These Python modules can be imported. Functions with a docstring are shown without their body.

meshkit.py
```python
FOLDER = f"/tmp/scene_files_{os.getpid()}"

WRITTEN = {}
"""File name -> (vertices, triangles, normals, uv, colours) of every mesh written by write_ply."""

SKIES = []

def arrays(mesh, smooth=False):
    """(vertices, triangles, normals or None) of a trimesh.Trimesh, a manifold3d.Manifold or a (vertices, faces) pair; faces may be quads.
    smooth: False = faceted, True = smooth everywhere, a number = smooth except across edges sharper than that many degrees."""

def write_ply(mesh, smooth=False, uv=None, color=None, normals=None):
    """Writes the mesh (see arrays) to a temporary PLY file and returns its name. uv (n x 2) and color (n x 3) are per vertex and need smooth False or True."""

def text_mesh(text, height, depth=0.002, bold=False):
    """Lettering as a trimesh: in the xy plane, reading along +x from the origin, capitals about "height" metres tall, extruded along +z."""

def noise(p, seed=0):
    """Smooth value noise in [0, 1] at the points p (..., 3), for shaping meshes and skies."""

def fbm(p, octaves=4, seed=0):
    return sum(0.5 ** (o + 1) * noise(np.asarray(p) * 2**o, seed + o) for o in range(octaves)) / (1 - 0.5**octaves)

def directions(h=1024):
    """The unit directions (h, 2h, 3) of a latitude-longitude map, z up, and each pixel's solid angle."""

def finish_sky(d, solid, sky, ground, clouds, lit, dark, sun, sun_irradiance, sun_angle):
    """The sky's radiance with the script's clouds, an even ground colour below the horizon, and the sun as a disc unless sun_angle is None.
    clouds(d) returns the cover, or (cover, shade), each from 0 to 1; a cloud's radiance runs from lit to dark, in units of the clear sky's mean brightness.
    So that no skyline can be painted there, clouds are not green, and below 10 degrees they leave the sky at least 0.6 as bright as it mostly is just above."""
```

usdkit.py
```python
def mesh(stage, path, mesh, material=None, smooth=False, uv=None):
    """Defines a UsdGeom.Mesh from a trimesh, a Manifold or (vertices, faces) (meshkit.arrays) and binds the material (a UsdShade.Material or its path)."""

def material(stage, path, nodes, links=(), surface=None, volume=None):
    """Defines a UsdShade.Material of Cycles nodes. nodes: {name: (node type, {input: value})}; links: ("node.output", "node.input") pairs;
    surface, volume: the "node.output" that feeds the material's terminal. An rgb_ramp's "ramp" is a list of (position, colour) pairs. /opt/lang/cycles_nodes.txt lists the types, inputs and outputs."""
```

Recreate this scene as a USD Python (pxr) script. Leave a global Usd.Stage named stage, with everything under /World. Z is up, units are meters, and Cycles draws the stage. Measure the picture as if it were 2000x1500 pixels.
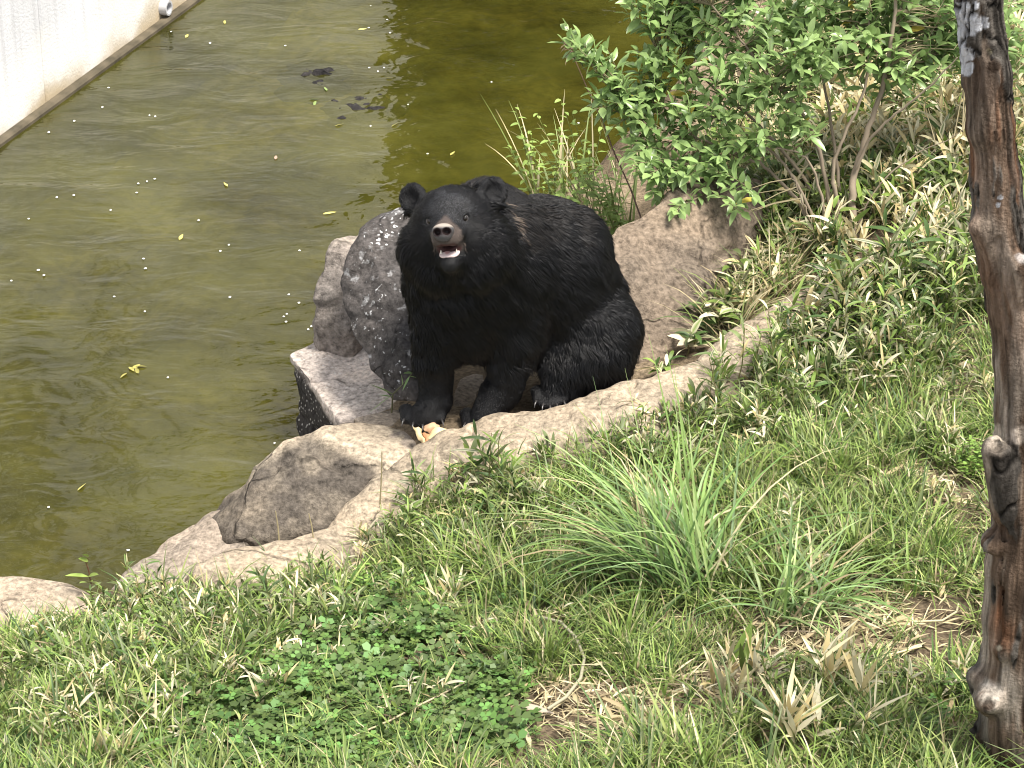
import math
import numpy as np, trimesh, usdkit, meshkit
from pxr import Usd, UsdGeom, UsdLux, UsdShade, Gf, Sdf, Vt

stage = Usd.Stage.CreateInMemory()
UsdGeom.SetStageUpAxis(stage, 'Z')
UsdGeom.SetStageMetersPerUnit(stage, 1.0)
UsdGeom.Xform.Define(stage, '/World')
UsdGeom.Scope.Define(stage, '/World/Looks')
RNG = np.random.default_rng(20240611)

# ---------------------------------------------------------------- camera, sky, sun, exposure
CAM = np.array([0.0, -10.0, 5.2])
PITCH = math.radians(27.0)
FOCAL, APER = 99.0, 36.0
EXPOSURE = 2.50
SUN_EL, SUN_AZ = math.radians(66.0), math.atan2(0.72, -0.50)     # high, from the right and a little from the camera's side
SKY_STRENGTH, SUN_INTENSITY, CLOUD = 0.15, 0.40, 1.55           # bright thin overcast

cam = UsdGeom.Camera.Define(stage, '/World/camera')
cam.CreateFocalLengthAttr(FOCAL)
cam.CreateHorizontalApertureAttr(APER)
cam.CreateVerticalApertureAttr(APER * 0.75)
cam.CreateClippingRangeAttr(Gf.Vec2f(0.1, 5000))
cam.CreateExposureAttr(EXPOSURE)
_x = UsdGeom.Xformable(cam)
_x.AddTranslateOp().Set(Gf.Vec3d(*CAM))
_x.AddRotateXOp().Set(90.0 - math.degrees(PITCH))

usdkit.material(stage, '/World/Looks/sky_air', {
    'sky': ('sky_texture', {'sky_type': 'single_scattering', 'sun_disc': False, 'sun_elevation': SUN_EL, 'sun_rotation': SUN_AZ,
                            'aerosol_density': 2.0}),
    'tc': ('texture_coordinate', {}), 'n': ('noise_texture', {'scale': 2.4, 'detail': 5, 'roughness': .55}),
    'cov': ('map_range', {'from_min': .30, 'from_max': .58, 'to_min': .62, 'to_max': .95, 'clamp': True}),
    'n2': ('noise_texture', {'scale': 1.3, 'detail': 3}), 'cl': ('rgb_ramp', {'ramp': [(.3, (.86, .85, .84)), (.7, (1.0, .985, .96))]}),
    'val': ('vector_math', {'math_type': 'scale', 'scale': CLOUD}),
    'mx': ('mix_vector', {}),
    'bg': ('background_shader', {'strength': SKY_STRENGTH})},
    [('tc.generated', 'n.vector'), ('tc.generated', 'n2.vector'), ('n.fac', 'cov.value'), ('n2.fac', 'cl.fac'), ('cl.color', 'val.vector1'), ('cov.result', 'mx.fac'), ('sky.color', 'mx.a'), ('val.vector', 'mx.b'),
     ('mx.result', 'bg.color')], surface='bg.background')
sky = UsdLux.DomeLight.Define(stage, '/World/sky')
UsdShade.MaterialBindingAPI.Apply(sky.GetPrim()).Bind(UsdShade.Material.Get(stage, '/World/Looks/sky_air'))
sky.GetPrim().SetCustomDataByKey('kind', 'structure')

SUNV = np.array([math.sin(SUN_AZ) * math.cos(SUN_EL), math.cos(SUN_AZ) * math.cos(SUN_EL), math.sin(SUN_EL)])
sun = UsdLux.DistantLight.Define(stage, '/World/sun')
sun.CreateNormalizeAttr(True)
sun.CreateIntensityAttr(SUN_INTENSITY)
sun.CreateAngleAttr(20.0)
sun.CreateColorAttr(Gf.Vec3f(1.0, 0.95, 0.87))
_m = Gf.Matrix4d(1.0)
_z = SUNV; _xx = np.cross([0, 0, 1.0], _z); _xx /= np.linalg.norm(_xx); _yy = np.cross(_z, _xx)
_m = Gf.Matrix4d(*_xx, 0, *_yy, 0, *_z, 0, 0, 0, 0, 1)
UsdGeom.Xformable(sun).AddTransformOp().Set(_m)

# ---------------------------------------------------------------- helpers
KX = APER / 2 / FOCAL
C_R = np.array([1.0, 0, 0]); C_F = np.array([0, math.cos(PITCH), -math.sin(PITCH)]); C_U = np.array([0, math.sin(PITCH), math.cos(PITCH)])

def ray(px, py):
    return C_F + (px - 1000) / 1000 * KX * C_R + (750 - py) / 1000 * KX * C_U

def at(px, py, y=None, z=None):
    """Point of the place seen at that spot of the photograph (2000 x 1500), on the plane y = const or z = const."""
    d = ray(px, py)
    t = (y - CAM[1]) / d[1] if y is not None else (z - CAM[2]) / d[2]
    return CAM + d * t

def proj(p):
    q = np.asarray(p, float) - CAM
    w = q @ C_F
    return np.stack([1000 + q @ C_R / w / KX * 1000, 750 - q @ C_U / w / KX * 1000], -1)

used_names = {}
def path_for(name, parent='/World'):
    key = (parent, name)
    k = used_names.get(key, -1) + 1
    used_names[key] = k
    return f'{parent}/{name}' if k == 0 else f'{parent}/{name}_{k:03d}'

def tag(prim, label=None, cat=None, group=None, kind=None):
    p = prim.GetPrim() if hasattr(prim, 'GetPrim') else prim
    for k, v in (('label', label), ('category', cat), ('group', group), ('kind', kind)):
        if v:
            p.SetCustomDataByKey(k, v)
    return p

def thing(name, label, cat, loc=(0, 0, 0), group=None, rotz=0.0, scale=None):
    x = UsdGeom.Xform.Define(stage, path_for(name))
    x.AddTranslateOp().Set(Gf.Vec3d(*map(float, loc)))
    if rotz:
        x.AddRotateZOp().Set(float(rotz))
    if scale is not None:
        x.AddScaleOp().Set(Gf.Vec3f(*([float(scale)] * 3)))
    tag(x, label, cat, group)
    x.GetPrim().SetCustomDataByKey('label', label)
    ORIG[str(x.GetPath())] = np.asarray(loc, float)
    return x
ORIG = {}

def obj(name, mesh, mat, parent=None, smooth=False, col=None, world=True):
    """One Mesh prim. Vertices are given in world space and moved into the parent's frame when world is True."""
    pp = '/World' if parent is None else str(parent.GetPath())
    v, f = (np.asarray(mesh.vertices), np.asarray(mesh.faces)) if hasattr(mesh, 'faces') else (np.asarray(mesh[0], float), np.asarray(mesh[1]))
    if parent is not None and world:
        base = '/'.join(pp.split('/')[:3])
        v = v - ORIG.get(base, 0)
    m = usdkit.mesh(stage, path_for(name, pp), (v, f), mat, smooth=smooth)
    if col is not None:
        UsdGeom.PrimvarsAPI(m).CreatePrimvar('col', Sdf.ValueTypeNames.Color3fArray, 'vertex').Set(Vt.Vec3fArray.FromNumpy(np.asarray(col, np.float32)))
    return m

def mat(name, nodes, links=(), surface='p.BSDF', volume=None):
    return usdkit.material(stage, '/World/Looks/' + name, nodes, links, surface=surface, volume=volume)

def norm(a):
    a = np.asarray(a, float)
    return a / np.maximum(np.linalg.norm(a, axis=-1, keepdims=True), 1e-12)

class Field:
    """Signed distance grid with smooth unions; turned into one continuous mesh by surface nets."""
    def __init__(self, lo, hi, h):
        self.lo, self.h = np.asarray(lo, float), h
        self.n = np.ceil((np.asarray(hi, float) - self.lo) / h).astype(int) + 1
        self.F = np.full(self.n, 1.0)

    def block(self, lo, hi):
        a = np.clip(np.floor((lo - self.lo) / self.h).astype(int), 0, self.n - 1)
        b = np.clip(np.ceil((hi - self.lo) / self.h).astype(int) + 1, 1, self.n)
        if np.any(b <= a):
            return None, None
        sl = tuple(slice(i, j) for i, j in zip(a, b))
        g = np.stack(np.meshgrid(*[self.lo[k] + self.h * np.arange(a[k], b[k]) for k in range(3)], indexing='ij'), -1)
        return sl, g

    def combine(self, sl, d, k, cut=False):
        a = self.F[sl]
        if cut:
            d = -d
            hh = np.clip(k - np.abs(a - d), 0, None) / max(k, 1e-9)
            self.F[sl] = np.maximum(a, d) + hh * hh * k * 0.25
        else:
            hh = np.clip(k - np.abs(a - d), 0, None) / max(k, 1e-9)
            self.F[sl] = np.minimum(a, d) - hh * hh * k * 0.25

    def cone(self, a, ra, b, rb, k=0.03, cut=False):
        a, b = np.asarray(a, float), np.asarray(b, float)
        m = 0.12
        sl, g = self.block(np.minimum(a - ra, b - rb) - k - m, np.maximum(a + ra, b + rb) + k + m)
        if sl is None:
            return
        ab = b - a
        t = np.clip(((g - a) @ ab) / max(ab @ ab, 1e-9), 0, 1)
        d = np.linalg.norm(g - a - t[..., None] * ab, axis=-1) - (ra + (rb - ra) * t)
        self.combine(sl, d, k, cut)

    def ball(self, c, r, k=0.03, cut=False, axes=None, radii=None):
        c = np.asarray(c, float)
        if radii is None:
            return self.cone(c, r, c, r, k, cut)
        radii = np.asarray(radii, float)
        R = radii.max() + k + 0.05
        sl, g = self.block(c - R, c + R)
        if sl is None:
            return
        q = (g - c) @ np.asarray(axes).T if axes is not None else g - c
        l0 = np.linalg.norm(q / radii, axis=-1)
        l1 = np.linalg.norm(q / radii ** 2, axis=-1)
        self.combine(sl, l0 * (l0 - 1) / np.maximum(l1, 1e-9), k, cut)

    def mesh(self):
        F, n = self.F, self.n
        S = F < 0
        acc = np.zeros(tuple(n - 1) + (3,)); cnt = np.zeros(tuple(n - 1))
        base = lambda o: tuple(slice(o[k], n[k] - 1 + o[k]) for k in range(3))
        for ax in range(3):
            for i in (0, 1):
                for j in (0, 1):
                    o0 = [0, 0, 0]; oth = [k for k in range(3) if k != ax]
                    o0[oth[0]], o0[oth[1]] = i, j
                    o1 = list(o0); o1[ax] = 1
                    f0, f1 = F[base(o0)], F[base(o1)]
                    cross = (f0 < 0) != (f1 < 0)
                    t = np.where(cross, f0 / np.where(cross, f0 - f1, 1), 0)
                    for k in range(3):
                        acc[..., k] += np.where(cross, o0[k] + (t if k == ax else 0), 0)
                    cnt += cross
        act = cnt > 0
        idx = np.full(act.shape, -1); idx[act] = np.arange(act.sum())
        cells = np.argwhere(act)
        v = self.lo + self.h * (cells + acc[act] / cnt[act][:, None])
        quads = []
        for ax in range(3):
            o1, o2 = [k for k in range(3) if k != ax]
            s0 = [slice(1, -1)] * 3; s0[ax] = slice(0, -1)
            s1 = [slice(1, -1)] * 3; s1[ax] = slice(1, None)
            a, b = S[tuple(s0)], S[tuple(s1)]
            e = np.argwhere(a != b)
            flip = a[tuple(e.T)]
            e = e.copy(); e[:, o1] += 1; e[:, o2] += 1
            c = []
            for i, j in ((0, 0), (1, 0), (1, 1), (0, 1)):
                q = e.copy(); q[:, o1] -= i; q[:, o2] -= j
                c.append(idx[tuple(q.T)])
            q = np.stack(c, 1)
            if ax == 1:
                flip = ~flip
            q[~flip] = q[~flip][:, ::-1]
            quads.append(q)
        q = np.vstack(quads)
        q = q[(q >= 0).all(1)]
        return v, np.vstack([q[:, [0, 1, 2]], q[:, [0, 2, 3]]])

def relax(v, f, n=2):
    """Taubin smoothing of a triangle mesh; keeps the volume."""
    from scipy.sparse import coo_matrix
    v, f = np.array(v, float), np.asarray(f)
    e = np.vstack([f[:, [0, 1]], f[:, [1, 2]], f[:, [2, 0]]]); e = np.vstack([e, e[:, ::-1]])
    A = coo_matrix((np.ones(len(e)), (e[:, 0], e[:, 1])), shape=(len(v), len(v))).tocsr()
    A.data[:] = 1
    deg = np.maximum(np.asarray(A.sum(1)).ravel(), 1)[:, None]
    for i in range(n):
        for lam in (.5, -.52):
            v = v + lam * ((A @ v) / deg - v)
    return v, f
def sweep(points, radii, sides=8, caps=True):
    """Tapered tube along a polyline, as (vertices, faces)."""
    p = np.asarray(points, float); n = len(p)
    radii = np.broadcast_to(np.asarray(radii, float), (n,))
    t = norm(np.gradient(p, axis=0))
    a = np.cross(t[0], [0, 0, 1.0] if abs(t[0][2]) < .9 else [1.0, 0, 0]); a /= np.linalg.norm(a)
    A = [a]
    for i in range(1, n):
        a = A[-1] - (A[-1] @ t[i]) * t[i]; A.append(a / max(np.linalg.norm(a), 1e-9))
    A = np.array(A); Bn = np.cross(t, A)
    ang = np.arange(sides) * 2 * np.pi / sides
    v = p[:, None] + radii[:, None, None] * (np.cos(ang)[None, :, None] * A[:, None] + np.sin(ang)[None, :, None] * Bn[:, None])
    i, j = np.meshgrid(np.arange(n - 1), np.arange(sides), indexing='ij')
    q = np.stack([i * sides + j, i * sides + (j + 1) % sides, (i + 1) * sides + (j + 1) % sides, (i + 1) * sides + j], -1).reshape(-1, 4)
    f = np.vstack([q[:, [0, 1, 2]], q[:, [0, 2, 3]]])
    v = v.reshape(-1, 3)
    if caps:
        v = np.vstack([v, p[0], p[-1]])
        k = np.arange(sides)
        f = np.vstack([f, np.stack([np.full(sides, len(v) - 2), (k + 1) % sides, k], 1), np.stack([np.full(sides, len(v) - 1), (n - 1) * sides + k, (n - 1) * sides + (k + 1) % sides], 1)])
    return v, f

def join(parts):
    vs, fs, n = [], [], 0
    for v, f in parts:
        vs.append(v); fs.append(np.asarray(f) + n); n += len(v)
    return np.vstack(vs), np.vstack(fs)

M = {}
def rockmat(name, bump=.5, lich=False, rough=.95, spec=.10, speck=0.0):
    nd = {'a': ('attribute', {'attribute': 'col'}), 'g': ('geometry', {}),
          'n1': ('noise_texture', {'scale': 46, 'detail': 8, 'roughness': .68}),
          'n2': ('noise_texture', {'scale': 9, 'detail': 6, 'roughness': .6}),
          'v': ('voronoi_texture', {'feature': 'distance_to_edge', 'scale': 1.7}), 'cm': ('map_range', {'from_min': .42, 'from_max': .52, 'to_min': 1, 'to_max': 0, 'clamp': True}), 'cmx': ('math', {'math_type': 'maximum'}),
          'vd': ('noise_texture', {'scale': 4, 'detail': 4}),
          'vm': ('mix_vector', {'fac': .22}),
          'vr': ('map_range', {'from_min': 0.0, 'from_max': .014, 'to_min': 0.0, 'to_max': 1.0, 'clamp': True}),
          'sp': ('map_range', {'from_min': .32, 'from_max': .70, 'to_min': .42, 'to_max': 1.55, 'clamp': True}),
          'vm2': ('map_range', {'from_min': 0, 'from_max': 1, 'to_min': .55, 'to_max': 1.0}),
          'm0': ('math', {'math_type': 'multiply'}),
          'mul': ('vector_math', {'vector_math_type': 'scale', 'math_type': 'scale'}),
          'h1': ('math', {'math_type': 'multiply_add', 'value2': .35}),
          'h2': ('math', {'math_type': 'multiply_add', 'value2': .35}),
          'b': ('bump', {'strength': bump, 'distance': .034}),
          'p': ('principled_bsdf', {'roughness': rough, 'specular_ior_level': spec})}
    nd['mul'] = ('vector_math', {'math_type': 'scale'})
    lk = [('g.position', 'n1.vector'), ('g.position', 'n2.vector'), ('g.position', 'vd.vector'), ('g.position', 'vm.a'), ('vd.color', 'vm.b'), ('vm.result', 'v.vector'), ('v.distance', 'vr.value'), ('n2.fac', 'cm.value'), ('cm.result', 'cmx.value1'), ('vr.result', 'cmx.value2'),
          ('n1.fac', 'sp.value'), ('cmx.value', 'vm2.value'), ('sp.result', 'm0.value1'), ('vm2.result', 'm0.value2'), ('a.color', 'mul.vector1'), ('m0.value', 'mul.scale'),
          ('n1.fac', 'h1.value1'), ('n2.fac', 'h1.value3'), ('cmx.value', 'h2.value1'), ('h1.value', 'h2.value3'), ('h2.value', 'b.height'), ('b.normal', 'p.normal')]
    out = 'mul.vector'
    if lich:
        nd['lv'] = ('voronoi_texture', {'scale': 36, 'feature': 'f1', 'randomness': 1.0}); nd['lw'] = ('noise_texture', {'scale': 45, 'detail': 4}); nd['lwm'] = ('mix_vector', {'fac': .05})
        nd['ln'] = ('noise_texture', {'scale': 7, 'detail': 3})
        nd['lr'] = ('math', {'math_type': 'multiply_add', 'value2': -.85, 'value3': .56})
        nd['lt'] = ('math', {'math_type': 'less_than'})
        nd['lc'] = ('mix_color', {'b': (.42, .42, .42)})
        nd['lb'] = ('noise_texture', {'scale': 15, 'detail': 9, 'roughness': .66, 'distortion': .15})
        nd['lbr'] = ('map_range', {'from_min': .585, 'from_max': .70, 'to_min': 0, 'to_max': .75, 'clamp': True})
        nd['lmx'] = ('math', {'math_type': 'maximum'})
        lk += [('g.position', 'lw.vector'), ('g.position', 'lwm.a'), ('lw.color', 'lwm.b'), ('lwm.result', 'lv.vector'), ('g.position', 'ln.vector'), ('ln.fac', 'lr.value1'), ('lv.distance', 'lt.value1'), ('lr.value', 'lt.value2'), ('g.position', 'lb.vector'), ('lb.fac', 'lbr.value'), ('lbr.result', 'lmx.value1'), ('lt.value', 'lmx.value2'), ('lmx.value', 'lc.fac'), (out, 'lc.a')]
        out = 'lc.result'
    if speck:
        nd['lv'] = ('voronoi_texture', {'scale': 42, 'feature': 'f1'})
        nd['lt'] = ('map_range', {'from_min': .16, 'from_max': .24, 'to_min': speck, 'to_max': 0, 'clamp': True})
        nd['lc'] = ('mix_color', {'b': (.62, .58, .53)})
        lk += [('g.position', 'lv.vector'), ('lv.distance', 'lt.value'), ('lt.result', 'lc.fac'), (out, 'lc.a')]
        out = 'lc.result'
    lk.append((out, 'p.base_color'))
    M[name] = mat(name, nd, lk)
rockmat('rock', .85); rockmat('rock_speckled', .8, speck=.7); rockmat('rock_lichen', .65, lich=True, rough=.9)

M['soil'] = mat('soil', {'g': ('geometry', {}), 'n1': ('noise_texture', {'scale': 2.2, 'detail': 5}), 'n2': ('noise_texture', {'scale': 55, 'detail': 6, 'roughness': .7}),
    'r1': ('rgb_ramp', {'ramp': [(.38, (.11, .086, .060)), (.62, (.25, .20, .145))]}), 'r2': ('rgb_ramp', {'ramp': [(.35, (.35, .33, .30)), (.65, (1.3, 1.25, 1.15))]}),
    'mx': ('mix_color', {'blend_type': 'multiply', 'fac': 1.0}), 'z': ('separate_xyz', {}),
    'zr': ('map_range', {'from_min': -.60, 'from_max': -.50, 'to_min': 0, 'to_max': 1, 'clamp': True}),
    'n3': ('noise_texture', {'scale': 1.1, 'detail': 6, 'roughness': .65}), 'rb': ('rgb_ramp', {'ramp': [(.36, (.032, .028, .006)), (.50, (.115, .098, .020)), (.66, (.23, .20, .06))]}),
    'n4': ('noise_texture', {'scale': 14, 'detail': 4}), 'rb2': ('rgb_ramp', {'ramp': [(.35, (.5, .5, .5)), (.65, (1.25, 1.25, 1.2))]}), 'mb': ('mix_color', {'blend_type': 'multiply', 'fac': 1.0}),
    'fin': ('mix_color', {}), 'b': ('bump', {'strength': .7, 'distance': .02}), 'p': ('principled_bsdf', {'roughness': .95, 'specular_ior_level': .15})},
    [('g.position', 'n1.vector'), ('g.position', 'n2.vector'), ('n1.fac', 'r1.fac'), ('n2.fac', 'r2.fac'), ('r1.color', 'mx.a'), ('r2.color', 'mx.b'), ('g.position', 'z.vector'), ('z.z', 'zr.value'), ('zr.result', 'fin.fac'),
     ('g.position', 'n3.vector'), ('n3.fac', 'rb.fac'), ('g.position', 'n4.vector'), ('n4.fac', 'rb2.fac'), ('rb.color', 'mb.a'), ('rb2.color', 'mb.b'), ('mb.result', 'fin.a'), ('mx.result', 'fin.b'),
     ('fin.result', 'p.base_color'), ('n2.fac', 'b.height'), ('b.normal', 'p.normal')])

M['water'] = mat('water', {'g': ('geometry', {}), 'mp': ('mapping', {'mapping_type': 'point', 'scale': (2.4, 3.6, 1), 'rotation': (0, 0, .25)}), 'n1': ('noise_texture', {'scale': 1.0, 'detail': 3, 'roughness': .5, 'distortion': .5}),
    'mp2': ('mapping', {'mapping_type': 'point', 'scale': (8, 15, 1), 'rotation': (0, 0, -.3)}), 'n2': ('noise_texture', {'scale': 1.0, 'detail': 3, 'distortion': .4}),
    'h': ('math', {'math_type': 'multiply_add', 'value2': .13}), 'b': ('bump', {'strength': 1.0, 'distance': .027}),
    'big': ('noise_texture', {'scale': .9, 'detail': 6, 'roughness': .65}), 'cr': ('rgb_ramp', {'ramp': [(.33, (.018, .018, .003)), (.5, (.044, .043, .007)), (.68, (.082, .079, .016))]}),
    't': ('transparent_bsdf', {'color': (.84, .80, .50)}), 'p': ('principled_bsdf', {'roughness': .03, 'ior': 1.45, 'specular_ior_level': .75}), 'm': ('mix_closure', {'fac': .66})},
    [('g.position', 'mp.vector'), ('mp.vector', 'n1.vector'), ('g.position', 'mp2.vector'), ('mp2.vector', 'n2.vector'), ('n2.fac', 'h.value1'), ('n1.fac', 'h.value3'), ('h.value', 'b.height'), ('b.normal', 'p.normal'),
     ('g.position', 'big.vector'), ('big.fac', 'cr.fac'), ('cr.color', 'p.base_color'), ('t.BSDF', 'm.closure1'), ('p.BSDF', 'm.closure2')], surface='m.closure')

M['concrete'] = mat('concrete', {'tc': ('texture_coordinate', {}), 'g': ('geometry', {}), 'mp': ('mapping', {'mapping_type': 'point', 'scale': (14, 14, .6)}), 'n1': ('noise_texture', {'scale': 1.0, 'detail': 5, 'roughness': .6}),
    'n2': ('noise_texture', {'scale': 1.6, 'detail': 6}), 'n3': ('noise_texture', {'scale': 70, 'detail': 4}),
    'r1': ('rgb_ramp', {'ramp': [(.30, (.50, .50, .51)), (.48, (.62, .62, .63)), (.75, (.68, .68, .685))]}),
    'r2': ('rgb_ramp', {'ramp': [(.35, (.80, .80, .80)), (.6, (1, 1, 1))]}), 'mx': ('mix_color', {'blend_type': 'multiply', 'fac': 1.0}),
    'z': ('separate_xyz', {}), 'zn': ('math', {'math_type': 'multiply_add', 'value2': .75}), 'zr': ('rgb_ramp', {'ramp': [(0, (1, 1, 1)), (.03, (.8, .8, .8)), (.06, (.25, .25, .25)), (.09, (0, 0, 0))]}),
    'zm': ('map_range', {'from_min': -.20, 'from_max': 2.0, 'to_min': 0, 'to_max': 1, 'clamp': True}),
    'st': ('mix_color', {'b': (.42, .345, .235)}), 'st2': ('mix_color', {'b': (.74, .715, .65)}), 'cr': ('rgb_ramp', {'ramp': [(.0, (.7, .7, .7)), (.12, (.6, .6, .6)), (.2, (0, 0, 0))]}),
    'dmp': ('mapping', {'mapping_type': 'point', 'scale': (2.2, 2.2, .12)}), 'dn': ('noise_texture', {'scale': 1.0, 'detail': 3}), 'dr': ('map_range', {'from_min': .50, 'from_max': .60, 'to_min': 0, 'to_max': 1, 'clamp': True}),
    'dz': ('map_range', {'from_min': .35, 'from_max': 1.1, 'to_min': 0, 'to_max': .8, 'clamp': True}), 'dm': ('math', {'math_type': 'multiply'}), 'dc': ('mix_color', {'b': (.12, .115, .09)}),
    'b': ('bump', {'strength': .35, 'distance': .01}), 'p': ('principled_bsdf', {'roughness': .9, 'specular_ior_level': .2})},
    [('g.position', 'mp.vector'), ('mp.vector', 'n1.vector'), ('g.position', 'n2.vector'), ('g.position', 'n3.vector'), ('n1.fac', 'r1.fac'), ('n2.fac', 'r2.fac'), ('r1.color', 'mx.a'), ('r2.color', 'mx.b'),
     ('g.position', 'z.vector'), ('n2.fac', 'zn.value1'), ('z.z', 'zn.value3'), ('g.position', 'dmp.vector'), ('dmp.vector', 'dn.vector'), ('dn.fac', 'dr.value'), ('z.z', 'dz.value'), ('dr.result', 'dm.value1'), ('dz.result', 'dm.value2'), ('mx.result', 'dc.a'), ('dm.value', 'dc.fac'), ('zn.value', 'zm.value'), ('zm.result', 'zr.fac'), ('zm.result', 'cr.fac'), ('dc.result', 'st2.a'), ('cr.color', 'st2.fac'), ('st2.result', 'st.a'), ('zr.color', 'st.fac'), ('st.result', 'p.base_color'),
     ('n3.fac', 'b.height'), ('b.normal', 'p.normal')])
M['joint'] = mat('joint', {'p': ('principled_bsdf', {'base_color': (.09, .085, .08), 'roughness': .95})})
M['footing'] = mat('footing', {'g': ('geometry', {}), 'n': ('noise_texture', {'scale': 8, 'detail': 5}), 'r': ('rgb_ramp', {'ramp': [(.35, (.035, .028, .014)), (.65, (.10, .08, .05))]}), 'p': ('principled_bsdf', {'roughness': .85})},
                       [('g.position', 'n.vector'), ('n.fac', 'r.fac'), ('r.color', 'p.base_color')])
M['pvc'] = mat('pvc', {'p': ('principled_bsdf', {'base_color': (.42, .42, .43), 'roughness': .5})})
M['post'] = mat('post', {'a': ('attribute', {'attribute': 'col'}), 'g': ('geometry', {}), 'mp': ('mapping', {'mapping_type': 'point', 'scale': (60, 60, 9)}), 'n': ('noise_texture', {'scale': 1.0, 'detail': 6, 'roughness': .65}), 'n2': ('noise_texture', {'scale': 90, 'detail': 4}),
    'r': ('map_range', {'from_min': .3, 'from_max': .7, 'to_min': .45, 'to_max': 1.5, 'clamp': True}), 'mul': ('vector_math', {'math_type': 'scale'}), 'h': ('math', {'math_type': 'add'}),
    'b': ('bump', {'strength': .8, 'distance': .008}), 'p': ('principled_bsdf', {'roughness': 1.0, 'specular_ior_level': .04})},
    [('g.position', 'mp.vector'), ('mp.vector', 'n.vector'), ('g.position', 'n2.vector'), ('n.fac', 'r.value'), ('a.color', 'mul.vector1'), ('r.result', 'mul.scale'), ('mul.vector', 'p.base_color'), ('n.fac', 'h.value1'), ('n2.fac', 'h.value2'), ('h.value', 'b.height'), ('b.normal', 'p.normal')])
M['bear_skin'] = mat('bear_skin', {'a': ('attribute', {'attribute': 'col'}), 'n': ('noise_texture', {'scale': 240, 'detail': 3}), 'b': ('bump', {'strength': .8, 'distance': .004}), 'p': ('principled_bsdf', {'roughness': .65, 'specular_ior_level': .25})}, [('a.color', 'p.base_color'), ('n.fac', 'b.height'), ('b.normal', 'p.normal')])
M['bear_nose'] = mat('bear_nose', {'a': ('attribute', {'attribute': 'col'}), 'n': ('noise_texture', {'scale': 260}), 'b': ('bump', {'strength': .3, 'distance': .002}), 'p': ('principled_bsdf', {'roughness': .55, 'specular_ior_level': .22})},
                     [('a.color', 'p.base_color'), ('n.fac', 'b.height'), ('b.normal', 'p.normal')])
M['bear_gum'] = mat('bear_gum', {'p': ('principled_bsdf', {'base_color': (.50, .40, .38), 'roughness': .35})})
M['bear_tongue'] = mat('bear_tongue', {'p': ('principled_bsdf', {'base_color': (.34, .20, .19), 'roughness': .4})})
M['bear_tooth'] = mat('bear_tooth', {'p': ('principled_bsdf', {'base_color': (.62, .58, .48), 'roughness': .3})})
M['bear_eye'] = mat('bear_eye', {'p': ('principled_bsdf', {'base_color': (.006, .004, .003), 'roughness': .12, 'specular_ior_level': .3, 'coat_weight': .25})})
M['bear_lid'] = mat('bear_lid', {'p': ('principled_bsdf', {'base_color': (.035, .03, .028), 'roughness': .5})})
M['bear_claw'] = mat('bear_claw', {'p': ('principled_bsdf', {'base_color': (.03, .027, .026), 'roughness': .3})})
M['bear_fur'] = mat('bear_fur', {'n': ('noise_texture', {'scale': 26.0, 'detail': 4}), 'geo': ('geometry', {}), 'r': ('rgb_ramp', {'ramp': [(.35, (.0022, .0022, .0028)), (.7, (.0065, .0060, .0062))]}),
                                 'p': ('principled_bsdf', {'roughness': .38, 'specular_ior_level': .28})},
                    [('geo.position', 'n.vector'), ('n.fac', 'r.fac'), ('r.color', 'p.base_color')])
M['bear_muzzle'] = mat('bear_muzzle', {'p': ('principled_bsdf', {'base_color': (.115, .090, .077), 'roughness': .6, 'specular_ior_level': .2})})
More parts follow.
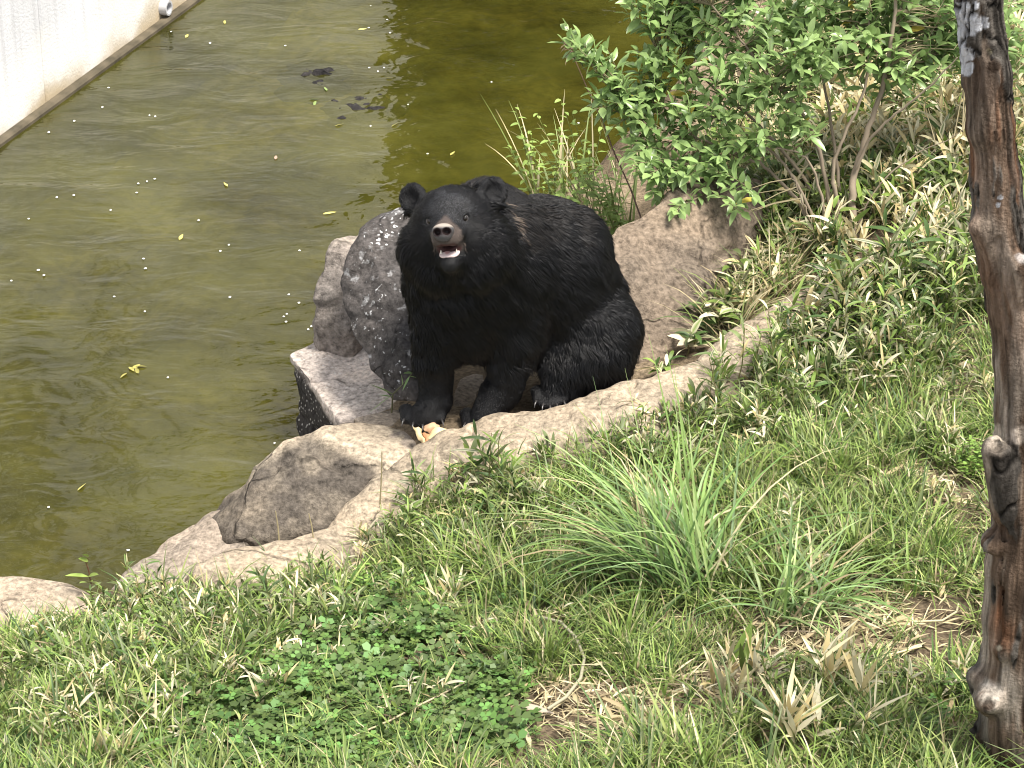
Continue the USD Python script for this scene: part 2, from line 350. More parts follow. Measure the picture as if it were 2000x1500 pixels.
M['bear_brow'] = mat('bear_brow', {'p': ('principled_bsdf', {'base_color': (.027, .028, .032), 'roughness': .42, 'specular_ior_level': .45})})  # grey colour stands for sky sheen on the black forehead hair
M['bear_rust'] = mat('bear_rust', {'p': ('principled_bsdf', {'base_color': (.011, .0088, .0075), 'roughness': .5, 'specular_ior_level': .3})})
M['bear_pale'] = mat('bear_pale', {'p': ('principled_bsdf', {'base_color': (.10, .075, .055), 'roughness': .6})})
# ================================================================ ground, pool, wall
from scipy.interpolate import RBFInterpolator
from shapely.geometry import Polygon
import shapely
WATER_Z = -0.55
LEDGE = [(405, 1096, -1.00), (470, 1078, -.90), (540, 1064, -.83), (620, 1052, -.74), (668, 1025, -.66), (705, 985, -.58), (760, 935, -.45), (815, 893, -.34), (850, 868, -.28), (885, 846, -.25), (930, 834, -.235),
         (975, 820, -.225), (1040, 811, -.22), (1090, 800, -.21), (1130, 783, -.19), (1190, 762, -.13), (1240, 748, -.07), (1310, 732, .03), (1370, 708, .13)]
LEDGE2 = [(1395, 700, .18), (1425, 672, .26), (1465, 640, .36), (1515, 606, .47), (1570, 578, .60), (1640, 533, .80), (1700, 506, .95), (1750, 492, 1.05)]
ledge_pts = np.array([at(*p[:2], y=p[2]) for p in LEDGE]); ledge2_pts = np.array([at(*p[:2], y=p[2]) for p in LEDGE2])

ctrl = [p - np.array([-.05, .22, .10]) for p in ledge_pts[::2]] + [p - np.array([-.04, .20, .10]) for p in ledge2_pts[::2]]
ctrl += [np.array(c, float) for c in [
    (-2.6, -1.6, -.30), (-1.95, -1.15, -.36), (-1.6, -1.1, -.32), (-1.64, -2.5, -.10), (-3.2, -3.5, -.1), (0, -2.5, .02), (1.65, -2.65, .10), (3, -3, .2), (0, -4.5, .1), (1.7, -.7, .15), (3.2, -.6, .3),
    (2.0, 1.0, .28), (3.5, 1.5, .45), (1.87, 1.95, .30), (2.6, 3.2, .40), (4, 4, .5), (2.6, 6, .35), (1.46, 1.3, .23), (1.05, 1.2, .10), (.75, .55, .03), (.35, .35, -.035), (0, .05, -.04), (-.35, -.05, -.04), (-.3, .4, -.10),
    (0.1, 1.0, -.1), (-.8, -.5, -.40), (-1.0, -.65, -.42), (-.6, -.35, -.28), (-1.2,-.8,-.45), (.35, 1.7, -.12), (.75, 2.4, -.1), (1.3, 3.4, .05), (1.3, 2.2, .2), (-1.3, -.75, -.34), (3, 9, .3), (4, 12, .4)]]
ctrl = np.array(ctrl)
_rbf = RBFInterpolator(ctrl[:, :2], ctrl[:, 2], smoothing=.002, kernel='linear')
WALL0, WALLD = np.array([-2.78, 4.2]), norm(np.array([.335, .942]))
WALLN = np.array([WALLD[1], -WALLD[0]])
wl = lambda y: WALL0 + WALLD * (y - WALL0[1]) / WALLD[1]
POOL = Polygon([wl(-4), (-4.2, -3.0), (-3.3, -1.9), (-2.6, -1.25), (-2.05, -1.02), (-1.72, -.97), (-1.40, -.80), (-1.1, -.55), (-.85, -.25), (-.72, .1), (-.62, .6), (-.45, 1.4), (0, 2.15), (.5, 2.9), (1.0, 3.9), (1.35, 5.2), (1.7, 7), (2.2, 10), (2.6, 14), (-.2, 14.5), wl(9.5)])

def land_z(xy):
    xy = np.asarray(xy, float).reshape(-1, 2)
    c = np.stack([np.clip(xy[:, 0], -4, 4.5), np.clip(xy[:, 1], -5, 12)], 1)
    z = np.concatenate([_rbf(c[i:i + 20000]) for i in range(0, len(c), 20000)])
    p3 = np.column_stack([xy, np.zeros(len(xy))])
    return z + (meshkit.fbm(p3 * 2.6, 4, 3) - .5) * .07 + (meshkit.fbm(p3 * 11, 3, 9) - .5) * .022

def ground_z(xy):
    xy = np.asarray(xy, float).reshape(-1, 2)
    z = land_z(xy)
    pts = shapely.points(xy)
    inside = shapely.contains_xy(POOL, xy[:, 0], xy[:, 1])
    d = shapely.distance(POOL.exterior, pts)
    bed = -1.12 + (meshkit.fbm(np.column_stack([xy * 1.3, np.zeros(len(xy))]), 4, 21) - .5) * .45
    beyond = ((xy - WALL0) @ WALLN < 0) & (xy[:, 1] < 12)
    z = np.where(beyond & ~inside, np.where((xy - WALL0) @ WALLN < -.40, .45, -1.0), z)
    t = np.clip(d / .5, 0, 1); t = t * t * (3 - 2 * t)
    near_wall = np.abs((xy - WALL0) @ WALLN) < .6
    t = np.where(near_wall & (xy[:, 1] < 9.6), 1, t)
    edge = np.minimum(z, np.clip(z, None, .6))
    return np.where(inside, edge * (1 - t) + bed * t, z)

def axis_lines(lo, hi, step, far):
    mid = np.arange(lo, hi + step / 2, step)
    grow = [step * 1.3]
    while sum(grow) < far:
        grow.append(grow[-1] * 1.32)
    g = np.cumsum(grow)
    return np.concatenate([lo - g[::-1], mid, hi + g])

def build_ground():
    xs, ys = axis_lines(-3.2, 3.4, .035, 160), axis_lines(-3.6, 6.2, .04, 160)
    X, Y = np.meshgrid(xs, ys, indexing='ij')
    z = ground_z(np.column_stack([X.ravel(), Y.ravel()]))
    v = np.column_stack([X.ravel(), Y.ravel(), z])
    n, m = X.shape
    i, j = np.meshgrid(np.arange(n - 1), np.arange(m - 1), indexing='ij')
    q = np.stack([i * m + j, (i + 1) * m + j, (i + 1) * m + j + 1, i * m + j + 1], -1).reshape(-1, 4)
    o = obj('ground', (v, np.vstack([q[:, [0, 1, 2]], q[:, [0, 2, 3]]])), M['soil'], smooth=True)
    tag(o, 'brown soil bank sloping to the pool with trodden dry litter', 'ground', kind='structure')
    w = trimesh.creation.box([1, 1, 1])
    P = POOL.buffer(.35)
    P = P.intersection(Polygon([WALL0 + WALLD * -30 + WALLN * -.1, WALL0 + WALLD * 30 + WALLN * -.1, WALL0 + WALLD * 30 + WALLN * 30, WALL0 + WALLD * -30 + WALLN * 30]))
    wv, wf = trimesh.creation.triangulate_polygon(P, engine='earcut')
    wv = np.column_stack([wv, np.full(len(wv), WATER_Z)])
    t = wv[wf]
    if np.cross(t[0, 1] - t[0, 0], t[0, 2] - t[0, 0])[2] < 0:
        wf = wf[:, ::-1]
    tag(obj('pool_water', (wv, wf), M['water']), 'murky olive green pool water with small ripples', 'water', kind='structure')

def on_wall(px, py, off=0.0):
    d = ray(px, py); nn = np.array([*WALLN, 0]); w0 = np.array([*WALL0, 0]) + nn * off
    return CAM + d * (((w0 - CAM) @ nn) / (d @ nn))

def build_wall():
    s_of = lambda p: (p[:2] - WALL0) @ WALLD
    j1, j2 = s_of(on_wall(88, 150)), s_of(on_wall(388, -2))
    step = j2 - j1
    joints = [j1 + step * k for k in range(-3, 4)]
    joints = [max(j, -7.6) for j in joints if j > -9] ; joints = sorted(set(joints))
    joints[-1] = 5.65
    rot = math.degrees(math.atan2(WALLD[1], WALLD[0]))
    w = thing('concrete_wall', 'tall pale cast concrete wall standing in the far side of the pool', 'wall', loc=(*WALL0, 0), rotz=rot)
    top = 3.3
    for a, b in zip(joints[:-1], joints[1:]):
        L = b - a - .012
        g = trimesh.creation.box([L, .30, top + 1.5])
        g.apply_translation([(a + b) / 2, .15, (top - 1.5) / 2])
        m = bevel_box([L, .30, top + 1.5], .012); m.apply_translation([(a + b) / 2, .15, (top - 1.5) / 2])
        obj('panel', m, M['concrete'], w, world=False)
    core = trimesh.creation.box([joints[-1] - joints[0] - .02, .24, top + 1.4]); core.apply_translation([(joints[0] + joints[-1]) / 2, .15, (top - 1.5) / 2])
    obj('joint_filler', core, M['joint'], w, world=False)
    ft = bevel_box([joints[-1] - joints[0], .06, 1.0], .012); ft.apply_translation([(joints[0] + joints[-1]) / 2, -.032, WATER_Z + .030 - .5])
    obj('footing', ft, M['footing'], w, world=False)
    # drain pipe end
    c = on_wall(316, 14); s = s_of(c)
    ring = trimesh.creation.annulus(.034, .046, .10, sections=32)
    Rm = np.eye(4); Rm[:3, :3] = np.array([[1, 0, 0], [0, 0, -1], [0, 1, 0]]); Rm[:3, 3] = [s, .0, c[2]]
    ring.apply_transform(Rm)
    pp = obj('drain_pipe', ring, M['pvc'], w, world=False, smooth=30)
    back = trimesh.creation.cylinder(.034, .02, sections=24); back.apply_transform(Rm); back.apply_translation([0, .012 - .02, 0])
    obj('pipe_opening', back, M['joint'], pp, world=False)

def bevel_box(size, b):
    m = trimesh.creation.box(size)
    s = np.array(size) / 2
    pts = []
    for sx in (-1, 1):
        for sy in (-1, 1):
            for sz in (-1, 1):
                c = s * [sx, sy, sz]
                for k in range(3):
                    o = np.array([-sx, -sy, -sz]) * b; o[k] = 0
                    pts.append(c + o)
    return trimesh.convex.convex_hull(np.array(pts))
# ================================================================ rocks
import manifold3d as mf
def hull_rock(points, h=.028, smooth=10, amp=.022, freq=3.2, seed=0, ridge=.0, fine=.004):
    m = mf.Manifold.hull_points(np.asarray(points, np.float64)).refine_to_length(h)
    mm = m.to_mesh()
    v, f = np.array(mm.vert_properties[:, :3], float), np.array(mm.tri_verts)
    t = trimesh.Trimesh(v, f, process=True)
    trimesh.smoothing.filter_laplacian(t, lamb=.5, iterations=smooth)
    return roughen(np.array(t.vertices), np.array(t.faces), amp, freq, seed, ridge, fine)

def roughen(v, f, amp, freq, seed=0, ridge=0., fine=.004):
    n = trimesh.Trimesh(v, f, process=False).vertex_normals
    d = (meshkit.fbm(v * freq + seed * 3.1, 4, seed) - .5) * 2 * amp + (meshkit.fbm(v * 24 + seed, 3, seed + 4) - .5) * 2 * fine
    if ridge:
        r = 1 - np.abs(meshkit.fbm(v * np.array([2.0, 2.0, 4.0]) + seed * 5.7, 3, seed + 9) * 2 - 1)
        d -= ridge * np.clip((r - .86) / .14, 0, 1)
    return v + n * d[:, None], f

def rock_col(v, base, var=.25, seed=0, spots=None, stain=None):
    n1 = meshkit.fbm(v * 5 + seed, 4, seed)[:, None]; n2 = meshkit.fbm(v * 30 + seed, 3, seed + 7)[:, None]
    c = np.asarray(base) * (1 + var * (n1 - .5) * 2 + var * .8 * (n2 - .5) * 2)
    c = c * (1 + (n1 - .5) * np.array([.10, 0, -.12]))
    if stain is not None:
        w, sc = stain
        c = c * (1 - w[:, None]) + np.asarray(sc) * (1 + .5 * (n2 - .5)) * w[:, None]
    return np.clip(c, .004, .9)

def pts(*l, down=None, back=None):
    P = [at(a, b, y=y) for a, b, y in l]
    out = list(P)
    if down is not None:
        out += [np.array([p[0], p[1], down]) for p in P]
    if back is not None:
        out += [p + np.asarray(back) for p in P]
    return np.array(out)

TAN = (.33, .275, .205); BROWN = (.225, .180, .140); GREY = (.20, .185, .17); DARK = (.062, .056, .053)
def rock(name, label, mesh, col, material='rock', smooth=True):
    v, f = mesh
    c = v.mean(0); c[2] = v[:, 2].min()
    t = thing(name, label, 'rock', loc=c)
    obj('stone', (v, f), M[material], t, smooth=smooth, col=col)
    return t

def rock1(name, label, mesh, col, material='rock'):
    """A rock that has no parts: one Mesh at top level."""
    o = obj(name, mesh, M[material], smooth=True, col=col)
    tag(o, label, 'rock')
    return o

def ledge_mesh(P, r0, r1, wide, seed, joints=(), h=.0125):
    lo, hi = P.min(0) - .30, P.max(0) + .24
    lo[2] = P[:, 2].min() - .30
    F = Field(lo, hi, h)
    n = len(P)
    R = np.linspace(r0, r1, n) * (.80 + .5 * np.random.default_rng(seed).random(n))
    wides = wide * (.7 + .7 * np.random.default_rng(seed + 50).random(n))
    for i in range(n - 1):
        wide = wides[i]
        a, b = P[i].copy(), P[i + 1].copy()
        a[2] -= R[i]; b[2] -= R[i + 1]
        F.cone(a, R[i], b, R[i + 1], .03)
        t = norm((b - a) * [1, 1, 0]); side = np.array([t[1], -t[0], 0])
        F.cone(a + side * wide + [0, 0, -.012], R[i], b + side * wide + [0, 0, -.012], R[i + 1], .06)
        F.cone(a + side * wide * 2 + [0, 0, -.05], R[i], b + side * wide * 2 + [0, 0, -.05], R[i + 1], .06)
    for i in joints:                                                     # cracks running across the ledge
        t = norm((P[i + 1] - P[i - 1]) * [1, 1, 0]); side = np.array([t[1], -t[0], 0]); g = np.random.default_rng(seed * 7 + i)
        L = [P[i] + side * s + t * g.normal(0, .018) + [0, 0, -.003 - .10 * max(s - .055, 0)] for s in (-.12, -.06, .0, .055, .10)]
        for a, b in zip(L[:-1], L[1:]):
            F.cone(a, .010, b, .010, .010, cut=True)
    v, f = relax(*F.mesh(), 2)
    return roughen(v, f, .024, 3.6, seed, ridge=.012, fine=.007)

def build_rocks():
    # the long kerb-like ledge in front of the bear
    m = ledge_mesh(ledge_pts, .085, .085, .105, 1, (7, 10, 16))
    rock1('rock_ledge', 'long pale tan rock ledge running in front of the bear above the grass', m, rock_col(m[0], (.30, .245, .18), .40, 1))
    m = ledge_mesh(ledge2_pts, .10, .09, .085, 2, (2, 4))
    rock1('rock_ledge', 'tan rock ledge climbing right behind the leafy bamboo grass', m, rock_col(m[0], (.28, .23, .17), .35, 2))
    # large boulder left of the front paws: flat top, dark face to the camera
    P = pts((395, 1003, -.26), (470, 930, -.20), (545, 862, -.15), (590, 835, -.08), (690, 822, .0), (800, 836, -.02), (835, 862, -.13), (790, 895, -.27), (735, 930, -.36), (660, 885, -.20), (650, 1030, -.50), (540, 1050, -.53), (440, 1055, -.52))
    P = np.vstack([P, P[[0, 1, 2, 3, 4, 5]] + [-.03, .16, -.75], P[[6, 7, 8, 10, 11, 12]] + [0, .05, -.45]])
    m = hull_rock(P, .018, 5, .034, 3.2, 3, ridge=.026, fine=.007)
    v = m[0]
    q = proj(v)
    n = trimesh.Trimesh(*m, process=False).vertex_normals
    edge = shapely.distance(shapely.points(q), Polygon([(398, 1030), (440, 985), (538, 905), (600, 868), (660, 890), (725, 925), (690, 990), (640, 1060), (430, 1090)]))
    w = np.clip(1 - edge / 22 + (meshkit.fbm(v * 14, 3, 5) - .5) * 1.2, 0, 1) * np.clip(.9 + (meshkit.fbm(v * 9, 3, 4) - .5) * .8, 0, 1)  # face painted darker: its shade, plus dark weathering
    rock1('boulder', 'big flat topped boulder with a weathered face painted dark for shade at the water edge', m, rock_col(v, (.36, .30, .225), .22, 3, stain=(w, (.082, .070, .058))))
    # strip of rock running down to the lower left
    P = pts((172, 1176, -.78), (285, 1084, -.54), (398, 1000, -.26), (470, 985, -.28), (490, 1040, -.48), (450, 1100, -.68), (330, 1150, -.76), (230, 1205, -.94), down=-1.15)
    m = hull_rock(P, .016, 1, .016, 4, 4, ridge=.020, fine=.006)
    rock1('boulder', 'low sloping grey brown rock between the dark faced and the rounded boulder', m, rock_col(m[0], (.24, .20, .16), .3, 4))
    # rounded boulder in the left corner
    P = pts((-160, 1130, -.85), (-60, 1112, -.82), (40, 1106, -.80), (120, 1118, -.80), (190, 1156, -.84), (215, 1190, -.95), (120, 1230, -1.12), (0, 1240, -1.17), (-160, 1230, -1.12), down=-1.15)
    m = hull_rock(P, .025, 10, .022, 4, 5)
    rock1('boulder', 'rounded tan boulder at the left end of the bank half sunk in grass', m, rock_col(m[0], (.30, .245, .185), .25, 5))
    # flat slab in the water
    P = pts((561, 688, 1.02), (632, 655, 1.10), (690, 632, 1.15), (735, 690, .95), (785, 790, .25), (745, 812, .14), (662, 815, .12), (640, 770, .35), (560, 684, .98))
    Z = -.155
    P = np.array([at(a, b, z=Z + dz) for a, b, dz in ((561, 690, 0), (632, 655, 0), (692, 630, .02), (740, 690, .02), (790, 790, .0), (745, 815, -.01), (662, 822, -.02), (625, 745, -.01), (590, 700, 0))])
    Pb = P + np.array([0, 0, -.55]); Pb[[0, 6, 7, 8]] += [.06, .0, 0]
    m = hull_rock(np.vstack([P, Pb]), .015, 1, .018, 5, 6, ridge=.024, fine=.006)
    v = m[0]; n = trimesh.Trimesh(*m, process=False).vertex_normals
    wet = np.clip((-.20 - v[:, 2] + (meshkit.fbm(v * 9, 3, 2) - .5) * .08) / .03, 0, 1)  # sides painted near black for wet and shade together
    rock1('stone_slab', 'flat topped speckled slab with its side painted dark for wet and shade standing in the pool', m, rock_col(v, (.50, .43, .375), .35, 6, stain=(wet * .95, (.03, .028, .026))), 'rock_speckled')
    # standing dark stone with lichen
    P = pts((700, 452, .62), (735, 428, .70), (782, 412, .74), (840, 425, .70), (668, 530, .52), (662, 560, .48), (672, 612, .40), (700, 668, .30), (730, 728, .16), (768, 782, .05), (820, 786, .0), (860, 700, .12), (870, 560, .38), (760, 560, .36), (790, 680, .12))
    P = np.vstack([P, P[[0, 1, 2, 3]] + [0.02, .20, -.06], P[[4, 6, 7, 9, 10]] + [.05, .25, -.1]])
    m = hull_rock(P, .014, 2, .016, 4.2, 7, ridge=.016, fine=.007)
    v = m[0]
    nz = meshkit.fbm(v * 12, 4, 31)
    up = np.clip((v[:, 2] - .50) / .12, 0, 1)
    w = np.clip((nz - .56 + .20 * up) / .05, 0, 1)
    rock1('standing_stone', 'upright dark stone spotted with white lichen left of the bear', m, rock_col(v, DARK, .5, 7, stain=(w * .8 * up, (.42, .42, .42))), 'rock_lichen')
    # lighter stone behind it
    P = pts((648, 470, .98), (680, 452, 1.02), (720, 450, 1.02), (632, 500, .93), (614, 560, .86), (610, 600, .83), (622, 655, .80), (690, 650, .75), (720, 560, .80), down=None)
    P = np.vstack([P, P + [.03, .28, -.25], P[[4, 5, 6, 7]] + [0, .1, -.6]])
    m = hull_rock(P, .015, 2, .017, 4.2, 8, ridge=.022, fine=.007)
    v = m[0]
    w = np.clip((v[:, 2] - .30 + (meshkit.fbm(v * 8, 3, 8) - .5) * .25) / .08, 0, 1)  # upper part painted paler, as the light on its top
    rock1('boulder', 'lighter cracked stone behind the upright dark stone at the water', m, rock_col(v, (.19, .165, .145), .4, 8, stain=(w * .9, (.42, .36, .29))))
    # big sloping rock behind the bear
    P = pts((1150, 520, .70), (1195, 452, .86), (1250, 412, 1.0), (1310, 372, 1.12), (1370, 345, 1.22), (1430, 328, 1.32), (1490, 345, 1.45), (1490, 420, 1.25), (1440, 490, 1.0), (1400, 540, .85), (1372, 600, .70), (1350, 690, .45), (1290, 715, .36), (1230, 712, .36), (1190, 600, .52))
    P = np.vstack([P, P[[1, 2, 3, 4, 5, 6]] + [.05, .45, -.45], P[[0, 1, 7, 8, 9, 10, 11, 12, 13]] + [0, .1, -.5]])
    m = hull_rock(P, .018, 5, .036, 2.8, 9, ridge=.028, fine=.008)
    rock1('boulder', 'large sloping brown rock behind the bear under the bush', m, rock_col(m[0], (.165, .130, .098), .35, 9))
    # stones by the paw and between the legs
    specs = [('stone', 'small flat stone left of the front paw on the boulder top', [(690, 815, .12), (745, 803, .17), (790, 798, .18), (800, 815, .10), (775, 832, .02), (720, 832, .02)], .05, (.33, .275, .215), 11),
             ('stone', 'low wedge of rock just under the front paw', [(750, 850, -.10), (790, 838, -.04), (835, 842, -.06), (850, 862, -.13), (822, 880, -.2), (770, 872, -.17)], .05, (.27, .225, .18), 12),
             ('stone', 'brown block of rock seen between the front legs', [(888, 765, .22), (900, 735, .42), (930, 728, .46), (965, 735, .46), (960, 790, .24), (940, 830, .0), (880, 835, -.02)], .2, (.24, .20, .16), 13)]
    for nm, lb, l, dz, c, sd in specs:
        P = pts(*l); P = np.vstack([P, P - [0, -.03, dz + .03]])
        m = hull_rock(P, .012, 4, .008, 9, sd, fine=.003)
        rock1(nm, lb, m, rock_col(m[0], c, .25, sd))
    P = pts((1975, 372, 1.6), (1995, 335, 1.75), (2040, 325, 1.8), (2080, 350, 1.7), (2075, 420, 1.5), (1985, 420, 1.5)); P = np.vstack([P, P + [0, .3, -.25]])
    m = hull_rock(P, .03, 6, .02, 4, 14); rock1('boulder', 'pale stone at the right edge behind the dead trunk', m, rock_col(m[0], (.34, .28, .24), .25, 14))
    P = pts((1785, 185, 3.0), (1800, 130, 3.2), (1850, 105, 3.3), (1890, 140, 3.2), (1890, 200, 3.0)); P = np.vstack([P, P + [0, .35, -.35]])
    m = hull_rock(P, .03, 6, .02, 4, 15); rock1('boulder', 'pinkish pale stone behind the right side of the bush', m, rock_col(m[0], (.46, .38, .35), .25, 15))
    # drowned rocks
    for k, (px, py, s, lb) in enumerate(((590, 165, .34, 'dark drowned rock under the water nearest the concrete wall'), (715, 222, .26, 'dark drowned rock under the water right of the other sunken rock'))):
        c = at(px, py, z=-.60)
        g = np.random.default_rng(60 + k); Mx = []
        for i in range(9):
            ic = trimesh.creation.icosphere(3, 1.0); q = .04 + .09 * g.random()
            cc = np.array([c[0] + g.normal(0, s * .30), c[1] + g.normal(0, s * .36), WATER_Z - .027 - .012 * g.random()])
            v = np.array(ic.vertices) * [q * 1.5, q * 1.2, .03] + cc
            Mx.append(roughen(v, np.array(ic.faces), .035, 13, 40 + k + i, fine=.014))
        m = join(Mx)
        rock1('sunken_rock', lb, m, rock_col(m[0], (.026, .024, .024), .5, k))
# ================================================================ dead trunk in the foreground
def build_post():
    Y = -2.6
    line = [(1900, -160, 36), (1910, 0, 39), (1919, 80, 40), (1926, 150, 42), (1936, 250, 43), (1944, 350, 44), (1950, 430, 46), (1965, 520, 50), (1983, 600, 52), (1995, 700, 54), (2000, 800, 57), (2003, 900, 62), (2003, 1000, 66), (1995, 1100, 72), (1990, 1200, 73), (1988, 1300, 76), (1990, 1400, 78), (2000, 1520, 80), (2010, 1680, 84)]
    sc = 8.05 * KX / 1000
    P = np.array([at(a, b, y=Y) for a, b, r in line]); R = np.array([r * sc for a, b, r in line])
    F = Field(P.min(0) - .22, P.max(0) + [.22, .22, .0], .0105)
    for i in range(len(P) - 1):
        F.cone(P[i], R[i], P[i + 1], R[i + 1], .02)
    f = lambda px, py, dy: at(px, py, y=Y + dy)
    stubs = [((1925, 250, -.03), .045, (1937, 118, -.06), .030), ((1945, 470, -.02), .05, (1908, 445, -.05), .022), ((1990, 560, -.05), .05, (1996, 520, -.10), .034),
             ((1972, 985, -.05), .060, (1943, 878, -.105), .040), ((1935, 1365, -.06), .055, (1931, 1372, -.115), .036), ((1925, 1330, .0), .05, (1908, 1322, -.02), .028), ((1960, 1270, -.09), .028, (1959, 1264, -.115), .010),
             ((1935, 1060, -.06), .04, (1928, 1062, -.07), .022), ((1930, 1430, .02), .04, (1912, 1430, .0), .025)]
    for a, ra, b, rb in stubs:
        F.cone(f(*a), ra, f(*b), rb, .035)
    F.cone(f(1937, 110, -.07) , .016, f(1937, 100, -.06), .012, .012, cut=True)
    F.ball(f(1931, 1375, -.150), .021, .012, cut=True)
    F.ball(f(1997, 522, -.135), .016, .01, cut=True)
    F.cone(f(1938, 862, -.145), .020, f(1950, 872, -.12), .018, .012, cut=True)
    # long cracks down the wood
    for a, b, w in (((1913, -60), (1910, 150), .006), ((1910, 150), (1903, 230), .006), ((1955, 170), (1950, 420), .005), ((1938, 250), (1941, 430), .004), ((1940, 520), (1962, 640), .010), ((1950, 470), (1942, 540), .008), ((1972, 930), (1966, 1010), .009), ((1962, 1010), (1958, 1180), .005), ((1985, 1020), (1982, 1330), .006)):
        pa, pb = at(a[0], a[1], y=Y - .07), at(b[0], b[1], y=Y - .07)
        k = int(np.ceil(np.linalg.norm(pb - pa) / .05)) + 1
        L = pa + (pb - pa) * np.linspace(0, 1, k)[:, None] + RNG.normal(0, .003, (k, 3))
        i0 = [np.argmin(np.abs(P[:, 2] - l[2])) for l in L]
        for i in range(k - 1):
            c0, c1 = L[i], L[i + 1]
            F.cone(c0 + [0, .0, 0], w * 1.6, c1, w * 1.6, .004, cut=True)
    v, fc = relax(*F.mesh(), 1)
    v, fc = trimesh.remesh.subdivide(v, fc)
    # bark plates stand proud of the bare wood
    axis = np.array([np.interp(v[:, 2], P[::-1, 2], P[::-1, 0]), np.interp(v[:, 2], P[::-1, 2], P[::-1, 1])]).T
    ang = np.arctan2(v[:, 0] - axis[:, 0], -(v[:, 1] - axis[:, 1]))
    u = np.column_stack([np.cos(ang) * .6, np.sin(ang) * .6, v[:, 2] * .9])
    n1 = meshkit.fbm(u * 3.0 + 4, 4, 2)
    px = proj(v); py = px[:, 1]
    barky = np.clip(np.interp(py, [-200, 60, 180, 250, 300, 380, 440, 520, 640, 760, 900, 1000, 1600], [1, 1, .62, .30, .45, .85, .6, .35, .30, .35, .3, .25, .42]) + (n1 - .5) * 2.4 - .1, 0, 1)
    bark = np.clip((barky - .45) / .08, 0, 1)
    n = trimesh.Trimesh(v, fc, process=False).vertex_normals
    grain = meshkit.fbm(np.column_stack([np.cos(ang) * 8, np.sin(ang) * 8, v[:, 2] * 3.0]), 4, 6) - .5
    plate = 1 - np.abs(meshkit.fbm(np.column_stack([np.cos(ang) * 2.2, np.sin(ang) * 2.2, v[:, 2] * 7]), 3, 16) * 2 - 1)
    crack = np.clip((plate - .88) / .1, 0, 1) * bark
    v = v + n * (bark * .007 - crack * .009 + grain * .013 * (1 - bark * .4) + (meshkit.fbm(np.column_stack([np.cos(ang) * 16, np.sin(ang) * 16, v[:, 2] * 5]), 3, 61) - .5) * .006)[:, None]
    wood = np.array([.095, .067, .048]) * (1 + 1.1 * grain[:, None] * np.array([1, 1.1, 1.2]))
    red = np.clip((meshkit.fbm(u * 2.2 + 9, 3, 5) - .50) / .12, 0, 1)[:, None] * np.clip(np.interp(py, [0, 180, 250, 340, 520, 650, 1020, 1060, 1230, 1300], [.1, .5, .8, .7, .3, .5, .2, 1, 1, .05]), 0, 1)[:, None]
    wood = wood * (1 - red * .8) + np.array([.135, .062, .032]) * red * .8 * (1 + grain[:, None])
    wg = np.clip((meshkit.fbm(u * 2.6 + 31, 3, 8) - .46) / .14, 0, 1)[:, None] * np.clip(np.interp(py, [0, 300, 550, 800, 1250, 1330], [.3, .35, .5, .9, .7, 1]), 0, 1)[:, None]
    wood = wood * (1 - wg * .75) + np.array([.27, .235, .195]) * (1 + 1.2 * grain[:, None]) * wg * .75
    bk = np.array([.085, .076, .066]) * (1 + 1.3 * grain[:, None])
    c = wood * (1 - bark[:, None]) + bk * bark[:, None]
    c *= (1 - .8 * crack)[:, None]
    streak = np.clip((meshkit.fbm(np.column_stack([np.cos(ang) * 5, np.sin(ang) * 5, v[:, 2] * 1.6]) + 3, 3, 44) - .50) / .10, 0, 1) * .5 + .35 * np.clip((np.sin(ang) - .25) / .5, 0, 1) * (meshkit.fbm(u * 3, 2, 3) > .42)  # dark streaks, and the shade of the right side painted in
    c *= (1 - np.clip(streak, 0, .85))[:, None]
    lich = np.zeros(len(v))
    for cx, cy, r, s in ((1880, 20, 15, 1), (1893, 45, 21, 1), (1918, 45, 12, 2), (1878, 80, 14, 3), (1888, 105, 15, 4), (1890, 135, 11, 5), (1905, 8, 7, 6), (1950, 400, 5, 7), (1953, 385, 5, 8), (1882, 62, 10, 9)):
        dd = np.hypot(px[:, 0] - cx, (py - cy) * .85) / r + (meshkit.fbm(v * 40 + s, 3, s) - .5) * 1.1
        lich = np.maximum(lich, np.clip((1.05 - dd) / .2, 0, 1))
    lich *= (v[:, 1] < axis[:, 1] + .02) * (1 - crack)
    c = c * (1 - lich[:, None]) + np.array([.33, .34, .36]) * lich[:, None] * (1 + .5 * grain[:, None])
    for cx, cy, r, cc in ((1948, 850, 26, (.36, .31, .25)), (1990, 850, 20, (.34, .29, .24)), (1932, 1350, 30, (.30, .27, .23)), (1936, 100, 9, (.30, .27, .18)), (1996, 505, 14, (.34, .31, .29)), (1950, 1265, 8, (.3, .26, .2))):  # pale cut wood and knots, with dappled sun painted into them
        dd = np.hypot(px[:, 0] - cx, py - cy) / r + (meshkit.fbm(v * 30, 3, int(cx)) - .5) * 1.2
        w = np.clip((1 - dd) / .5, 0, 1)[:, None] * .8
        c = c * (1 - w) + np.array(cc) * (1 + grain[:, None]) * w
    for cx, cy, r in ((1931, 1377, 12), (1940, 130, 12), (1998, 528, 13)):
        w = np.clip((1.1 - np.hypot(px[:, 0] - cx, py - cy) / r) / .3, 0, 1)[:, None]
        c = c * (1 - w * .8) + np.array([.03, .02, .014]) * w * .8
    t = thing('dead_trunk', 'bare dead tree trunk with cut branch stubs and peeling bark', 'tree trunk', loc=(P[-1][0], P[-1][1], ground_z(P[-1][None, :2])[0]))
    obj('trunk', (v, fc), M['post'], t, smooth=True, col=np.clip(c, .004, .8))
